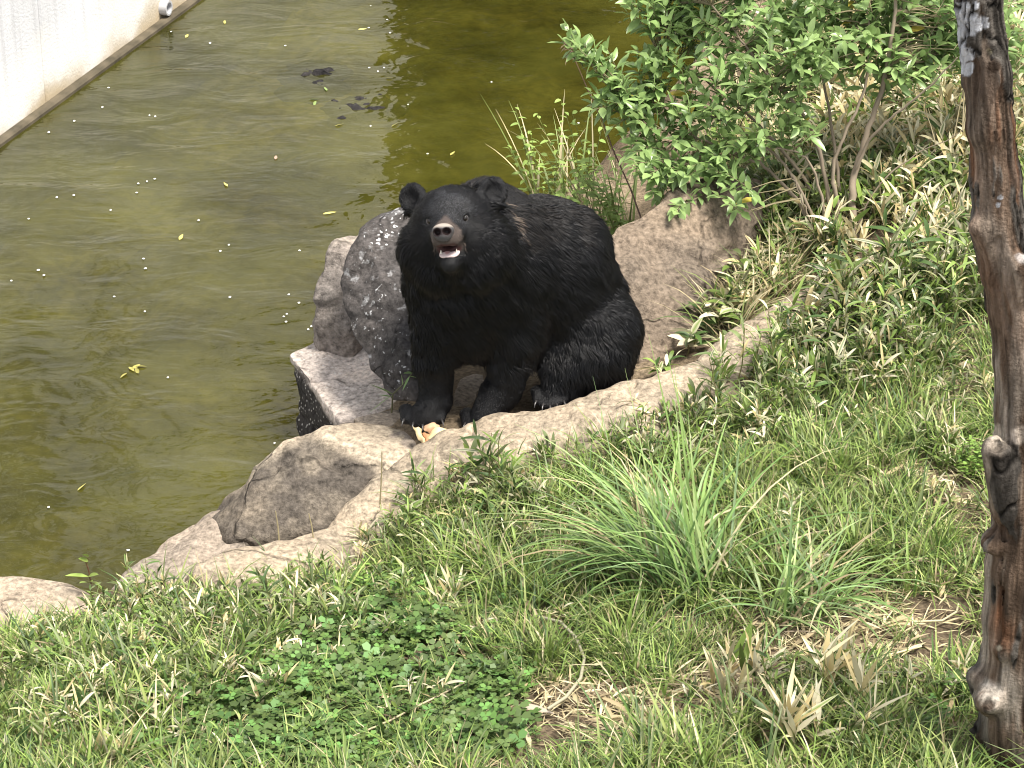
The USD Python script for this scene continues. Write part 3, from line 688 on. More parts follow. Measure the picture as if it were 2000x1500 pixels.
# ================================================================ the bear
HEAD = at(885, 444, y=-0.14)
def _headframe():
    toc, r, u = -C_F, C_R, C_U
    yaw, pit, rol = math.radians(9), math.radians(1), math.radians(4)
    f = toc * math.cos(yaw) - r * math.sin(yaw); r1 = r * math.cos(yaw) + toc * math.sin(yaw)
    f2 = f * math.cos(pit) + u * math.sin(pit); u1 = u * math.cos(pit) - f * math.sin(pit)
    r2 = r1 * math.cos(rol) + u1 * math.sin(rol); u2 = u1 * math.cos(rol) - r1 * math.sin(rol)
    return np.array([f2, r2, u2])
HF = _headframe()
JAW = np.array([HF[0] * math.cos(.5) - HF[2] * math.sin(.5), HF[1], HF[2] * math.cos(.5) + HF[0] * math.sin(.5)])
hp = lambda f, r, u: HEAD + np.array([f, r, u]) @ HF

def bear_shape():
    B = Field((-0.66, -0.50, -0.12), (0.66, 0.66, 1.14), 0.0095)
    # trunk: shoulders, belly, rump
    B.cone(at(985, 495, y=.10), .215, at(1053, 518, y=.24), .264, .10)
    B.cone(at(1053, 522, y=.24), .262, at(1118, 628, y=.26), .222, .10)
    B.cone(at(1118, 628, y=.26), .222, at(1140, 655, y=.22), .198, .10)
    B.ball(at(950, 440, y=.10), .172, .10)                               # shoulder hump
    B.cone(at(903, 545, y=-.01), .200, at(912, 630, y=.03), .150, .06)   # chest
    B.cone(at(960, 560, y=.06), .20, at(1000, 650, y=.14), .16, .08)     # brisket and belly behind the legs
    # neck
    B.cone(hp(-.05, 0, -.03), .150, at(930, 500, y=.04), .20, .08)
    # mane under the cheeks
    B.cone(hp(-.07, -.115, -.075), .105, at(872, 560, y=-.04), .128, .06)
    B.cone(hp(-.07, .11, -.10), .11, at(970, 520, y=-.02), .16, .06)
    # front leg on the left of the picture
    B.cone(at(858, 560, y=-.03), .120, at(852, 690, y=-.035), .076, .045)
    B.cone(at(852, 690, y=-.035), .076, at(850, 775, y=-.03), .062, .035)
    B.cone(at(852, 785, y=-.04), .058, at(829, 812, y=-.10), .056, .03)
    # front leg on the right
    B.cone(at(1000, 540, y=.0), .145, at(1008, 650, y=-.01), .100, .05)
    B.cone(at(1008, 650, y=-.01), .100, at(984, 760, y=-.03), .074, .04)
    B.cone(at(972, 770, y=-.04), .072, at(945, 822, y=-.09), .060, .03)
    # haunch, shank and hind foot
    B.cone(at(1168, 655, y=.15), .150, at(1155, 690, y=.10), .132, .07)
    B.cone(at(1160, 690, y=.10), .130, at(1098, 725, y=.02), .080, .07)
    B.cone(at(1105, 735, y=.03), .075, at(1078, 780, y=-.04), .050, .04)
    B.cone(at(1170, 725, y=.10), .095, at(1100, 775, y=.0), .060, .05)
    # skull, forehead, cheeks
    B.ball(hp(-.02, 0, .030), .128, .05)
    B.ball(hp(.045, 0, .020), .098, .05)
    B.ball(hp(.02, 0, .055), .0, .05, axes=HF, radii=(.09, .125, .075))
    for s in (-1, 1):
        B.cone(hp(.03, s * .07, -.045), .075, hp(-.03, s * .112, -.055), .085, .05)
        B.cone(hp(-.02, s * .098, -.09), .080, hp(-.02, s * .07, -.15), .080, .05)
        B.ball(hp(.090, s * .058, .045), .028, .035)                      # brow
    # muzzle and lower jaw
    B.cone(hp(.085, 0, -.012), .060, hp(.180, 0, -.031), .044, .026)
    B.cone(hp(.10, 0, -.045), .058, hp(.183, 0, -.052), .041, .02)
    B.cone(hp(.03, 0, -.115), .072, hp(.126, 0, -.148), .034, .03)
    # the open mouth
    B.ball(hp(.170, 0, -.094), .0, .010, cut=True, axes=JAW, radii=(.085, .046, .019))
    for s in (-1, 1):
        B.ball(hp(.112, s * .067, .021), .012, .012, cut=True)            # eye sockets
        B.cone(hp(.13, s * .042, -.035), .026, hp(.17, s * .028, -.060), .024, .02)   # lips
    # ears
    for s in (-1, 1):
        ax_f = norm(HF[0] + s * .35 * HF[1]); ax_r = norm(HF[1] - (HF[1] @ ax_f) * ax_f); ax_u = np.cross(ax_f, ax_r)
        c = hp(-.040, s * .157, .128)
        B.ball(c, 0, .022, axes=(ax_f, ax_r, ax_u), radii=(.026, .057, .060))
        B.cone(c, .030, hp(-.03, s * .105, .07), .045, .03)
        B.ball(c + ax_f * .026, 0, .012, cut=True, axes=(ax_f, ax_r, ax_u), radii=(.024, .040, .042))
    # toes
    toes = []
    for base, span, y in (((826, 824), 34, -.135), ((945, 832), 34, -.12), ((1074, 788), 24, -.085)):
        for i in range(5):
            t = (i - 2) / 2
            c = at(base[0] + t * span, base[1] + 3 - 9 * t * t, y=y + .018 * t * t)
            B.cone(c, .0205, c + np.array([0, .05, .015]), .025, .010)
            toes.append((c, t))
    v, f = B.mesh()
    v, f = relax(v, f, 4)
    # thick coat: uneven locks over the trunk and limbs, not on the face and feet
    n = trimesh.Trimesh(v, f, process=False).vertex_normals
    q = (v - HEAD) @ HF.T
    coat = np.clip((np.linalg.norm(q - np.array([.06, 0, -.02]), axis=1) - .15) / .06, 0, 1) * np.clip((v[:, 2] - .07) / .08, 0, 1)
    coat *= 1 - ((q[:, 2] > .07) & (np.abs(q[:, 1]) > .08) & (q[:, 0] > -.10))
    al = norm(np.array([.55, .25, -.8])); s = v @ al
    w = v - s[:, None] * al * .62
    d = (meshkit.fbm(w * 15, 3, 12) - .5) * .020 + (meshkit.fbm(w * 38, 2, 15) - .5) * .010
    v = v + n * (d * coat)[:, None]
    return v, f, toes

bear_v, bear_f, bear_toes = bear_shape()
def bear_part_coords(p):
    return (np.asarray(p) - HEAD) @ HF.T

def build_bear():
    v, f = bear_v, bear_f
    q = bear_part_coords(v)
    black = np.array([.0042, .0042, .0048])
    col = np.tile(black, (len(v), 1))
    def blend(mask, c):
        nonlocal col
        mask = np.clip(mask, 0, 1)[:, None]
        col = col * (1 - mask) + np.asarray(c) * mask
    nz = meshkit.fbm(v * 40, 3)
    # thin-haired brown muzzle, grey bridge
    muz = np.clip((q[:, 0] - .085) / .03, 0, 1) * np.clip((.085 - np.abs(q[:, 1])) / .02, 0, 1) * np.clip((np.clip(.022 + (.020 - q[:, 2]) * .9, 0, .064) - np.abs(q[:, 1])) / .012, 0, 1) * np.clip((q[:, 2] + .105) / .012, 0, 1)
    blend(muz * .9, [.060, .046, .040])
    blend(np.clip((q[:, 0] - .120) / .03, 0, 1) * np.clip((.03 - np.abs(q[:, 1])) / .012, 0, 1) * np.clip((q[:, 2] + .035) / .02, 0, 1) * np.clip((.004 - q[:, 2]) / .02, 0, 1), [.15, .110, .085])
    cav = np.clip(1 - np.sqrt(((q[:, 0] - .150) / .085) ** 2 + (q[:, 1] / .046) ** 2 + ((q[:, 2] + .091) / .0165) ** 2), -1, 1)
    blend((cav > -.12) * (q[:, 0] > .04) * .9, [.040, .014, .013])
    b = thing('bear', 'black bear sitting on the rocks by the pool with its mouth open', 'bear', loc=(0.1, 0.1, 0.0))
    obj('body', (v, f), M['bear_skin'], b, smooth=True, col=col)
    # nose
    N = Field(hp(.217, 0, -.034) - .08, hp(.217, 0, -.034) + .08, .003)
    N.ball(hp(.221, 0, -.028), 0, .01, axes=HF, radii=(.040, .042, .027))
    N.ball(hp(.223, 0, -.048), 0, .015, axes=HF, radii=(.034, .031, .023))
    for s in (-1, 1):
        N.ball(hp(.252, s * .018, -.035), 0, .006, cut=True, axes=HF, radii=(.024, .0145, .0125))
    nv, nf = relax(*N.mesh(), 3)
    nq = bear_part_coords(nv) - np.array([.012, 0, .006])
    top = np.clip((nq[:, 2] + .028) / .010, 0, 1)[:, None]
    ncol = np.array([.055, .052, .054]) * (1 - top) + np.array([.27, .235, .20]) * top
    hole = np.zeros(len(nv))
    for s in (-1, 1):
        hole = np.maximum(hole, np.clip(1.35 - np.sqrt(((nq[:, 0] - .237) / .026) ** 2 + ((nq[:, 1] - s * .017) / .0165) ** 2 + ((nq[:, 2] + .041) / .0145) ** 2), 0, .3) / .3)
    hole = np.maximum(hole, np.clip((nq[:, 0] - .205) / .006, 0, 1) * np.clip((.033 - np.abs(nq[:, 1])) / .006, 0, 1) * np.clip((-.026 - nq[:, 2]) / .006, 0, 1) * np.clip((nq[:, 2] + .056) / .005, 0, 1))
    ncol = ncol * (1 - hole[:, None]) + np.array([.012, .007, .007]) * hole[:, None]
    obj('nose', (nv, nf), M['bear_nose'], b, smooth=True, col=ncol)
    # lower lip, tongue
    L = Field(hp(.13, 0, -.10) - .09, hp(.13, 0, -.10) + .09, .003)
    for s in (-1, 0, 1):
        L.ball(hp(.114 + .004 * (s == 0), s * .016, -.106), 0, .006, axes=JAW, radii=(.038, .024, .0105))
    lv, lf = relax(*L.mesh(), 2)
    obj('lower_lip', (lv, lf), M['bear_gum'], b, smooth=True)
    T = Field(hp(.12, 0, -.10) - .09, hp(.12, 0, -.10) + .09, .003)
    T.ball(hp(.112, -.004, -.097), 0, .005, axes=JAW, radii=(.038, .017, .0095))
    tv, tf = relax(*T.mesh(), 2)
    obj('tongue', (tv, tf), M['bear_tongue'], b, smooth=True)
    for s in (-1, 1):                                                    # lower canines
        cb = hp(.128, s * .030, -.110)
        obj('tooth', sweep([cb, cb + HF[2] * .009 + HF[0] * .002, cb + HF[2] * .017 + HF[0] * .001], [.0045, .0034, .0008], 8), M['bear_tooth'], b, smooth=True)
    for s in (-1, 1):
        e = trimesh.creation.icosphere(3, .0130); e.apply_translation(hp(.114, s * .067, .021))
        eye = obj('eye', e, M['bear_eye'], b, smooth=True)
        lid = trimesh.creation.torus(.0128, .0019, 24, 8)
        Rm = np.eye(4); Rm[:3, :3] = np.array([HF[1], HF[2], HF[0]]).T; Rm[:3, 3] = hp(.119, s * .067, .020)
        lid.apply_transform(Rm)
        obj('eyelid', lid, M['bear_lid'], b, smooth=True)
    for c, t in bear_toes:
        pts = [c + np.array([t * .004, -.012, .006]), c + np.array([t * .010, -.030, .002]), c + np.array([t * .014, -.042, -.012])]
        tubes = sweep(pts, [.0055, .0042, .0012], 8)
        obj('claw', tubes, M['bear_claw'], b, smooth=True)
    # fur
    tri = v[f]; n = norm(np.cross(tri[:, 1] - tri[:, 0], tri[:, 2] - tri[:, 0]))
    area = np.linalg.norm(np.cross(tri[:, 1] - tri[:, 0], tri[:, 2] - tri[:, 0]), axis=1) / 2
    area = area * np.where(np.linalg.norm((tri.mean(1) - HEAD) @ HF.T - np.array([.12, 0, 0]), axis=1) < .16, 4.0, 1.0)
    NH = 130000
    pick = RNG.choice(len(f), NH, p=area / area.sum())
    a, bb = RNG.random(NH), RNG.random(NH)
    sw = a + bb > 1; a[sw], bb[sw] = 1 - a[sw], 1 - bb[sw]
    P = tri[pick, 0] + a[:, None] * (tri[pick, 1] - tri[pick, 0]) + bb[:, None] * (tri[pick, 2] - tri[pick, 0])
    mv = trimesh.Trimesh(v, f, process=False).vertex_normals
    Nn = norm(mv[f[pick, 0]] * (1 - a - bb)[:, None] + mv[f[pick, 1]] * a[:, None] + mv[f[pick, 2]] * bb[:, None])
    Q = bear_part_coords(P)
    ishead = np.clip((.24 - np.linalg.norm(Q - np.array([.02, 0, -.03]), axis=1)) / .05, 0, 1)
    # lie of the coat: back from the nose, down the flanks, back along the trunk
    back = norm(np.array([.80, .32, -.50]))
    flow_body = np.tile(back, (NH, 1)) * np.clip((P[:, 2:3] - .15) / .3, .1, 1) + np.array([0, 0, -.75])
    flow_head = -HF[0][None] * 1.0 + np.clip(-Q[:, 2:3] / .08, -.6, 1.4) * -HF[2][None] * .9 + np.sign(Q[:, 1:2]) * np.clip(np.abs(Q[:, 1:2]) / .08, 0, 1) * HF[1][None] * .6
    flow = flow_body * (1 - ishead[:, None]) + flow_head * ishead[:, None]
    cl = np.stack([meshkit.noise(P * 22 + s * 17.3, s) - .5 for s in range(3)], -1)
    cl2 = np.stack([meshkit.noise(P * 60 + s * 9.1, s + 5) - .5 for s in range(3)], -1)
    flow = norm(flow + cl * 1.5 + cl2 * 1.0)
    flow = norm(flow - (flow * Nn).sum(1, keepdims=True) * Nn)
    L_ = np.full(NH, .042) * (.75 + .6 * meshkit.noise(P * 14, 2))
    hz = np.clip(np.linalg.norm(P - at(1170, 690, y=.1), axis=1) / .30, 0, 1)
    L_ = np.where(hz < 1, .052 - .020 * hz, L_)
    L_ = np.where(P[:, 2] < .22, np.minimum(L_, .014 + .032 * (P[:, 0] > .12)), L_)
    headlen = np.clip(.007 + .055 * np.clip((-Q[:, 0] + .125) / .14, 0, 1) * np.clip((np.abs(Q[:, 1]) * 1.1 + np.clip(-Q[:, 2], 0, 1)) / .2, .28, 1), .006, .042)
    L_ = L_ * (1 - ishead) + headlen * ishead
    ear = (Q[:, 2] > .085) & (np.abs(Q[:, 1]) > .09)
    L_ = np.where(ear, .012, L_)
    L_ *= .7 + .6 * RNG.random(NH)
    muzz = (Q[:, 0] > .09) & (np.abs(Q[:, 1]) < np.clip(.020 + (.020 - Q[:, 2]) * .9, 0, .060) + (meshkit.noise(P * 70, 4) - .5) * .02) & (Q[:, 2] < .030)
    eyeclear = np.minimum(np.linalg.norm(Q - np.array([.112, .067, .021]), axis=1), np.linalg.norm(Q - np.array([.112, -.067, .021]), axis=1)) < .022
    nose_d = np.linalg.norm(Q - np.array([.217, 0, -.039]), axis=1) < .05
    mouth = (np.abs(Q[:, 1]) < .055) & (np.abs(Q[:, 2] + .09) < .024) & (Q[:, 0] > .08)
    L_ = np.where(muzz, .0065 + .012 * np.clip((.14 - Q[:, 0]) / .05, 0, 1), L_)
    muzf = muzz & (RNG.random(NH) < np.clip((Q[:, 0] - .09) / .03, .25, .92)) & (Q[:, 2] > -.10)
    toe = np.zeros(NH, bool)
    for c, t in bear_toes:
        toe |= np.linalg.norm(P - c, axis=1) < .05
    L_ = np.where(toe, np.minimum(L_, .010), L_)
    keep = ~(eyeclear | nose_d | mouth) & (P[:, 2] > -.06)
    lift = np.where(ishead > .5, .28, .34)[:, None] + .25 * (RNG.random((NH, 1)) - .5)
    d0 = norm(flow + Nn * (lift + .45)); d1 = norm(flow + Nn * lift * .6 + np.array([0, 0, -.10]))
    p0 = P - Nn * .002; p1 = p0 + d0 * (L_ * .4)[:, None]; p2 = p1 + d1 * (L_ * .6)[:, None]
    pale = keep & (np.hypot(proj(P)[:, 0] - 990 - (proj(P)[:, 1] - 405) * .42, (proj(P)[:, 1] - 435) * .16) < 6.5) & (P[:, 1] < .1) & (RNG.random(NH) < .55)
    brow = keep & ~muzf & (Q[:, 0] > .02) & (np.hypot(Q[:, 1] / .085, (Q[:, 2] - .045) / .075) + (meshkit.noise(P * 50, 6) - .5) * .6 + (RNG.random(NH) - .5) * .5 < .9)  # hairs that carry the painted forehead sheen
    rust = keep & (P[:, 2] + (meshkit.noise(P * 9, 8) - .5) * .25 > .70) & (Q[:, 0] < -.12) & (RNG.random(NH) < .55)
    for name, sel, m in (('fur', keep & ~pale & ~brow & ~rust & ~muzf, 'bear_fur'), ('muzzle_hair', keep & muzf, 'bear_muzzle'), ('pale_neck_hair', pale, 'bear_pale'), ('forehead_hair', brow & ~pale, 'bear_brow'), ('back_hair', rust & ~pale & ~brow, 'bear_rust')):
        k = np.nonzero(sel)[0]
        if not len(k):
            continue
        pts = np.stack([p0[k], p1[k], p2[k]], 1).reshape(-1, 3) - ORIG[str(b.GetPath())]
        fine = (.45 + .55 * np.clip(L_[k] / .03, 0, 1))[:, None]
        w = (fine * np.array([[.0027, .0022, .0005]])).reshape(-1)
        cv = UsdGeom.BasisCurves.Define(stage, path_for(name, str(b.GetPath())))
        cv.CreateTypeAttr('linear')
        cv.CreatePointsAttr(Vt.Vec3fArray.FromNumpy(pts.astype(np.float32)))
        cv.CreateCurveVertexCountsAttr(Vt.IntArray.FromNumpy(np.full(len(k), 3, np.int32)))
        cv.CreateWidthsAttr(Vt.FloatArray.FromNumpy(w.astype(np.float32)))
        cv.SetWidthsInterpolation('vertex')
        UsdShade.MaterialBindingAPI.Apply(cv.GetPrim()).Bind(M[m])
        cv.GetPrim().SetCustomDataByKey('kind', 'stuff')
    return b
# ================================================================ plants
GREENS = np.array([(.150, .225, .045), (.065, .120, .028), (.215, .300, .070), (.165, .205, .080), (.290, .340, .110)])
STRAW = np.array([(.50, .42, .24), (.60, .52, .32), (.38, .30, .17)])
CREAM = np.array([(.58, .52, .32), (.64, .59, .41), (.54, .44, .22)])

def ribbon(path, width, up, cols, fold=0.0):
    """A leaf or blade: three vertices across, along a path. width per point; cols (centre, edge)."""
    p = np.asarray(path, float); n = len(p)
    t = norm(np.gradient(p, axis=0)); s = norm(np.cross(t, up))
    w = np.asarray(width)[:, None] / 2
    nn = np.cross(s, t)
    L, R = p - s * w + nn * w * fold, p + s * w + nn * w * fold
    v = np.stack([L, p, R], 1).reshape(-1, 3)
    i = np.arange(n - 1)[:, None]
    q = np.concatenate([np.stack([i * 3 + k, i * 3 + k + 1, (i + 1) * 3 + k + 1, (i + 1) * 3 + k], -1) for k in (0, 1)], 1).reshape(-1, 4)
    f = np.vstack([q[:, [0, 1, 2]], q[:, [0, 2, 3]]])
    c = np.empty((n, 3, 3)); c[:, 1] = cols[0]; c[:, 0] = cols[1]; c[:, 2] = cols[1]
    return v, f, c.reshape(-1, 3)

def gather(parts):
    v, f = join([(a, b) for a, b, c in parts])
    return v, f, np.vstack([c for a, b, c in parts])

def blade(rng, base, length, width, az, lean, bend, col, nseg=5):
    """A grass blade that starts leaning by lean (rad) towards az and bends further by bend."""
    t = np.linspace(0, 1, nseg)
    th = lean + bend * t
    step = length / (nseg - 1)
    h = np.concatenate([[0], np.cumsum(np.sin((th[1:] + th[:-1]) / 2))]) * step
    z = np.concatenate([[0], np.cumsum(np.cos((th[1:] + th[:-1]) / 2))]) * step
    d = np.array([math.cos(az), math.sin(az), 0])
    p = np.asarray(base) + h[:, None] * d + z[:, None] * np.array([0, 0, 1.0])
    w = width * np.interp(t, [0, .25, .6, 1], [.75, 1, .8, .06])
    side = np.cross(d, [0, 0, 1.0])
    return ribbon(p, w, np.cross(side, norm(p[-1] - p[0])) + 1e-4, (col, col * .92), fold=.25)

def lance(rng, base, direction, length, width, cc, ce, droop=.35, nseg=5):
    """A bamboo-like leaf."""
    t = np.linspace(0, 1, nseg)
    d = norm(direction)
    p = np.asarray(base) + d * (t * length)[:, None] + np.array([0, 0, -1.0]) * (droop * length * t ** 2)[:, None]
    w = width * np.interp(t, [0, .12, .4, .75, 1], [.15, .8, 1, .62, .03])
    u = np.array([0, 0, 1.0]) + rng.normal(0, .35, 3)
    return ribbon(p, w, u, (cc, ce), fold=.22)

def stalk(points, r, col, sides=4):
    v, f = sweep(points, r, sides)
    return v, f, np.tile(col, (len(v), 1))

def tuft_mesh(seed, n=42, rad=.055, l0=.05, l1=.13, w=.0042, dry=.14, lean=.9):
    rng = np.random.default_rng(seed); P = []
    for i in range(n):
        a, r = rng.random() * 6.283, rad * math.sqrt(rng.random())
        c = STRAW[rng.integers(3)] * .9 if rng.random() < dry else GREENS[rng.integers(5)] * (.75 + .5 * rng.random())
        P.append(blade(rng, (r * math.cos(a), r * math.sin(a), -.006), l0 + (l1 - l0) * rng.random() ** 1.3, w * (.6 + .8 * rng.random()), a + rng.normal(0, .9), .12 + lean * rng.random() * .6, .3 + 1.1 * rng.random(), c))
    return gather(P)

def bamboo_leafcols(rng, dryness):
    k = rng.random()
    if k < dryness:
        c = CREAM[rng.integers(3)] * (.8 + .35 * rng.random()); return c, c * .94
    g = GREENS[rng.integers(4)] * (.55 + .5 * rng.random())
    return (g, CREAM[rng.integers(2)] * .8) if rng.random() < .16 else (g, g * 1.12)

def sprig_mesh(seed, stems=4, rad=.05, h0=.05, h1=.13, l0=.045, l1=.085, w=.011, dryness=.35, leaves=6):
    rng = np.random.default_rng(seed); P = []
    for s in range(stems):
        a, r = rng.random() * 6.283, rad * math.sqrt(rng.random())
        b = np.array([r * math.cos(a), r * math.sin(a), -.01]); H = h0 + (h1 - h0) * rng.random()
        tip = b + np.array([rng.normal(0, .25) * H, rng.normal(0, .25) * H, H])
        P.append(stalk([b, (b + tip) / 2 + rng.normal(0, .004, 3), tip], [.0014, .0012, .0009], np.array([.20, .19, .07])))
        a0 = rng.random() * 6.283; dr = dryness * (.2 + 1.6 * rng.random())
        for i in range(leaves + rng.integers(-2, 3)):
            t = .45 + .55 * rng.random(); az = a0 + i * 2.4 + rng.normal(0, .3); el = .35 + .95 * rng.random()
            d = np.array([math.cos(az) * math.cos(el), math.sin(az) * math.cos(el), math.sin(el)])
            cc, ce = bamboo_leafcols(rng, dr)
            P.append(lance(rng, b + (tip - b) * t, d, l0 + (l1 - l0) * rng.random(), w * (.75 + .5 * rng.random()), cc, ce, .15 + .4 * rng.random()))
    return gather(P)

def clover_mesh(seed, n=22, rad=.07, h0=.025, h1=.07, R=.011, col=(.095, .160, .040)):
    rng = np.random.default_rng(seed); P = []
    for s in range(n):
        a, r = rng.random() * 6.283, rad * math.sqrt(rng.random())
        b = np.array([r * math.cos(a), r * math.sin(a), 0]); H = h0 + (h1 - h0) * rng.random()
        tip = b + np.array([rng.normal(0, .012), rng.normal(0, .012), H])
        c = np.asarray(col) * (.60 + .7 * rng.random()) * (1 + rng.normal(0, .08, 3))
        P.append(stalk([b, tip], [.0008, .0006], c * .8, 3))
        u = norm(np.array([rng.normal(0, .25), rng.normal(0, .25), 1])); x = norm(np.cross(u, [1, .3, 0])); y = np.cross(u, x); a0 = rng.random() * 6.28; rr = R * (.7 + .6 * rng.random())
        for k in range(3):
            q = a0 + k * 2.094; d = x * math.cos(q) + y * math.sin(q) + u * .15; sd = np.cross(u, d)
            pts_ = [tip, tip + d * rr * .6 + sd * rr * .62, tip + d * rr * 1.35 + sd * rr * .45, tip + d * rr * 1.3, tip + d * rr * 1.35 - sd * rr * .45, tip + d * rr * .6 - sd * rr * .62]
            P.append((np.array(pts_), np.array([[0, 2, 1], [0, 3, 2], [0, 4, 3], [0, 5, 4]]), np.tile(c * (1 + .1 * k), (6, 1))))
    return gather(P)

def litter_mesh(seed, n=26, rad=.10, l0=.03, l1=.11, w=.005, dark=.3):
    rng = np.random.default_rng(seed); P = []
    for s in range(n):
        a, r = rng.random() * 6.283, rad * math.sqrt(rng.random())
        az = rng.random() * 6.283; el = rng.normal(.03, .12)
        c = (STRAW[rng.integers(3)] if rng.random() > dark else np.array([.20, .15, .09])) * (.7 + .5 * rng.random())
        P.append(lance(rng, (r * math.cos(a), r * math.sin(a), .006 + .02 * rng.random()), (math.cos(az), math.sin(az), el), l0 + (l1 - l0) * rng.random(), w * (.4 + 1.3 * rng.random()), c, c * .93, .05 + .15 * rng.random(), 4))
    return gather(P)

def weed_mesh(seed, n=9, H=.10, col=(.17, .27, .055)):
    rng = np.random.default_rng(seed); P = []
    for s in range(n):
        a, r = rng.random() * 6.283, .05 * math.sqrt(rng.random())
        b = np.array([r * math.cos(a), r * math.sin(a), 0]); h = H * (.5 + .7 * rng.random()); tip = b + np.array([rng.normal(0, .02), rng.normal(0, .02), h])
        c = np.asarray(col) * (.75 + .5 * rng.random())
        P.append(stalk([b, tip], [.001, .0007], c * .8, 3))
        for i in range(9):
            t = .25 + .75 * i / 8; az = i * 2.4 + a; el = .35
            P.append(lance(rng, b + (tip - b) * t, (math.cos(az), math.sin(az), el), .022 * (.7 + .6 * rng.random()), .011, c, c * 1.05, .2, 4))
    return gather(P)

def scatter(name, label, cat, protos, P, scale, rng, tilt=.15, group=None, material='leaf'):
    pi = UsdGeom.PointInstancer.Define(stage, path_for(name))
    path = str(pi.GetPath())
    for k, (v, f, c) in enumerate(protos):
        m = usdkit.mesh(stage, f'{path}/clump_{k + 1:03d}' if k else f'{path}/clump', (v, f), M[material], smooth=True)
        UsdGeom.PrimvarsAPI(m).CreatePrimvar('col', Sdf.ValueTypeNames.Color3fArray, 'vertex').Set(Vt.Vec3fArray.FromNumpy(np.clip(c, .01, .85).astype(np.float32)))
        pi.CreatePrototypesRel().AddTarget(m.GetPath())
    n = len(P)
    pi.CreateProtoIndicesAttr(Vt.IntArray.FromNumpy(rng.integers(0, len(protos), n).astype(np.int32)))
    pi.CreatePositionsAttr(Vt.Vec3fArray.FromNumpy(np.asarray(P, np.float32)))
    a = rng.random(n) * np.pi; tx, ty = rng.normal(0, tilt, n) / 2, rng.normal(0, tilt, n) / 2
    q = [Gf.Quath(float(np.cos(x)), float(u), float(w), float(np.sin(x))) .GetNormalized() for x, u, w in zip(a, tx, ty)]
    pi.CreateOrientationsAttr(Vt.QuathArray(q))
    s = np.asarray(scale, float)[:, None] * np.ones(3)
    pi.CreateScalesAttr(Vt.Vec3fArray.FromNumpy(s.astype(np.float32)))
    tag(pi, label, cat, group, kind='stuff')
    return pi

def on_ground(x, y):
    return np.column_stack([x, y, ground_z(np.column_stack([x, y]))])

def img_mask(px, spots):
    """Sum of soft ellipses (cx, cy, rx, ry, weight) in photograph pixels; used only to lay out where plants grow."""
    w = np.zeros(len(px))
    for cx, cy, rx, ry, k in spots:
        w += k * np.clip(1.35 - np.hypot((px[:, 0] - cx) / rx, (px[:, 1] - cy) / ry), 0, 1)
    return w

FRONT = Polygon([(-4.2, -2.6), (-2.6, -1.5), (-2.0, -1.27), (-1.75, -1.17), (-1.55, -1.02), (-1.32, -.99)] + [(p[0] + .05, p[1] - .02 - .25 * min(i / 9, 1)) for i, p in enumerate(ledge_pts)] + [(p[0] + .09, p[1] - max(.25 - .03 * i, .12)) for i, p in enumerate(ledge2_pts)] + [(1.9, 1.05), (2.3, 1.5), (3.6, 2.4), (3.6, -3.7), (-4.2, -3.7)])
BACKP = Polygon([(p[0] - .02, p[1] + .22) for p in ledge2_pts] + [(1.9, 1.3), (2.3, 1.7), (3.8, 2.6), (4.2, 6.5), (1.95, 6.5), (1.55, 4.6), (1.30, 3.6), (1.0, 2.7), (1.0, 1.75), (1.12, 1.3), (1.0, 1.0), (.92, .7), (.80, .42)])

def sample(poly, n, rng):
    x0, y0, x1, y1 = poly.bounds
    X = rng.uniform(x0, x1, n); Y = rng.uniform(y0, y1, n)
    k = shapely.contains_xy(poly, X, Y)
    return on_ground(X[k], Y[k])

